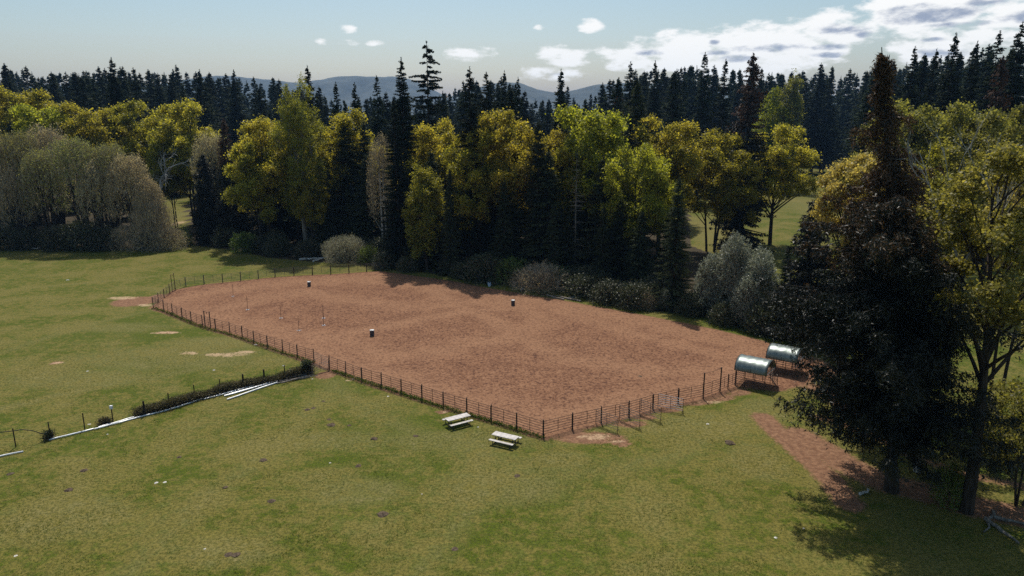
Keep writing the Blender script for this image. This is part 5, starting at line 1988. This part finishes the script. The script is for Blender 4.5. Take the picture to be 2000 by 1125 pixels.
def lump(px, py, r, h, mat, name, cat, label, group=None, seed=1):
    rr = np.random.default_rng(seed)
    a = np.arange(10) / 10 * 2 * PI
    V = []
    for i, (q, z) in enumerate(((1, 0), (.8, .45), (.45, .85), (.0, 1))):
        w = 1 + rr.normal(size=10) * .16
        V += [(r * q * w[j] * math.cos(a[j]), r * q * w[j] * math.sin(a[j]), h * z * (1 + rr.normal() * .1) - .01) for j in range(10)]
    F = [(i * 10 + j, i * 10 + (j + 1) % 10, (i + 1) * 10 + (j + 1) % 10, (i + 1) * 10 + j) for i in range(3) for j in range(10)]
    o = MB().add(np.array(V), F).build(name, mat, None, P(px, py), (0, 0, rr.random() * 6))
    return tag(o, label, cat, group)


for i, (px, py, r) in enumerate([(305, 943, .22), (322, 942, .2), (31, 1086, .2), (132, 547, .35), (500, 673, .25), (400, 1072, .12), (1570, 1032, .1), (824, 965, .1), (758, 774, .16), (690, 740, .12), (1515, 1050, .16),
                                 (554, 714, .2), (418, 723, .2), (171, 725, .2), (1382, 828, .2), (645, 904, .12), (934, 834, .1), (610, 740, .15), (210, 848, .12), (174, 829, .2)]):
    lab = {0: 'left one of the two pale stones lying together on the left lawn', 1: 'right one of the two pale stones lying together on the left lawn', 2: 'pale stone near the lower left corner', 3: 'pale stone out in the far left field'}.get(i)
    lump(px, py, r * .8, r * .28, 'stone_pale', 'pale_stone', 'stone', lab or 'tiny pale stone scattered in the grass', None if lab else 'tiny pale stones in the grass', 40 + i)
for i, (px, py, r) in enumerate([(648, 830, .35), (643, 819, .18), (730, 857, .3), (682, 831, .2), (165, 919, .3), (135, 957, .3), (440, 952, .2), (530, 979, .3), (461, 1084, .28), (446, 1084, .28), (747, 1005, .35), (888, 1073, .25),
                                 (812, 852, .25), (612, 797, .22), (632, 784, .2), (700, 910, .25), (514, 899, .3), (1425, 865, .45), (20, 926, .25), (350, 893, .2), (600, 800, .25), (1010, 930, .25), (1250, 735, .25), (1156, 735, .2)]):
    lump(px, py, r * 1.1, r * .4, 'soil', 'molehill', 'molehill', 'small dark mound of turned soil on the grass', 'dark molehills scattered over the pasture', 80 + i)


# ------------------------------------------------------------------ standing grass tufts on the near pasture
def tufts():
    r = np.random.default_rng(77)
    n = 120000
    y = 36 + 50 * r.random(n) ** 1.3
    x = (r.random(n) * 2 - 1) * (y * .80 + 4)
    m = (fbm(x * .35, y * .35, 31, 4) + .25 * r.random(n)) > .56
    m &= sdist(x, y, APOLY) < -.4
    for tr_, w in (([(1490, 815), (1512, 838), (1548, 870), (1590, 905), (1625, 940), (1660, 985)], 1.8), ([(1560, 850), (1650, 905), (1720, 940), (1800, 960), (1880, 985), (2000, 1010)], 3.4)):
        m &= pdist(x, y, pxpoly(tr_)) > w
    x, y = x[m], y[m]
    n = len(x)
    k = 3
    x = np.repeat(x, k) + r.normal(size=n * k) * .05
    y = np.repeat(y, k) + r.normal(size=n * k) * .05
    N = n * k
    D = rdir(r, N, 1.2)
    D[:, 2] = np.abs(D[:, 2])
    W = unit(np.cross(D, rdir(r, N)))
    Ln = r.uniform(.05, .15, N)
    V, F = needles(np.stack([x, y, np.full(N, -.02)], -1), D, W, Ln, r.uniform(.02, .05, N))
    t = np.repeat(np.clip(r.random(n) * .75, .01, 1), k)
    tag(obj('grass', mesh_np('grass', [(V, F, 'grass_blades', np.clip(t + .25 * r.random(N), .01, 1))])), 'short green and straw coloured grass tufts of the near pasture', None, None, 'stuff')


tufts()

# ------------------------------------------------------------------ haze
HX, HY0, HY1, HZ0, HZ1 = 7500, -3200, 8500, -6, 300
mb = MB().box(((0), (HY0 + HY1) / 2, (HZ0 + HZ1) / 2), (2 * HX, HY1 - HY0, HZ1 - HZ0))
m, nt = new_mat('haze_air')
g = NT(nt)
pv = g.n('ShaderNodeVolumePrincipled')
pv.inputs['Color'].default_value = (.32, .58, 1.0, 1)
pv.inputs['Density'].default_value = .00007
pv.inputs['Anisotropy'].default_value = .2
o_ = g.n('ShaderNodeOutputMaterial')
g.l(pv.outputs[0], o_.inputs['Volume'])
MATS['haze'] = m
tag(mb.build('haze', 'haze'), 'thin blue distance haze over the valley', None, None, 'stuff')
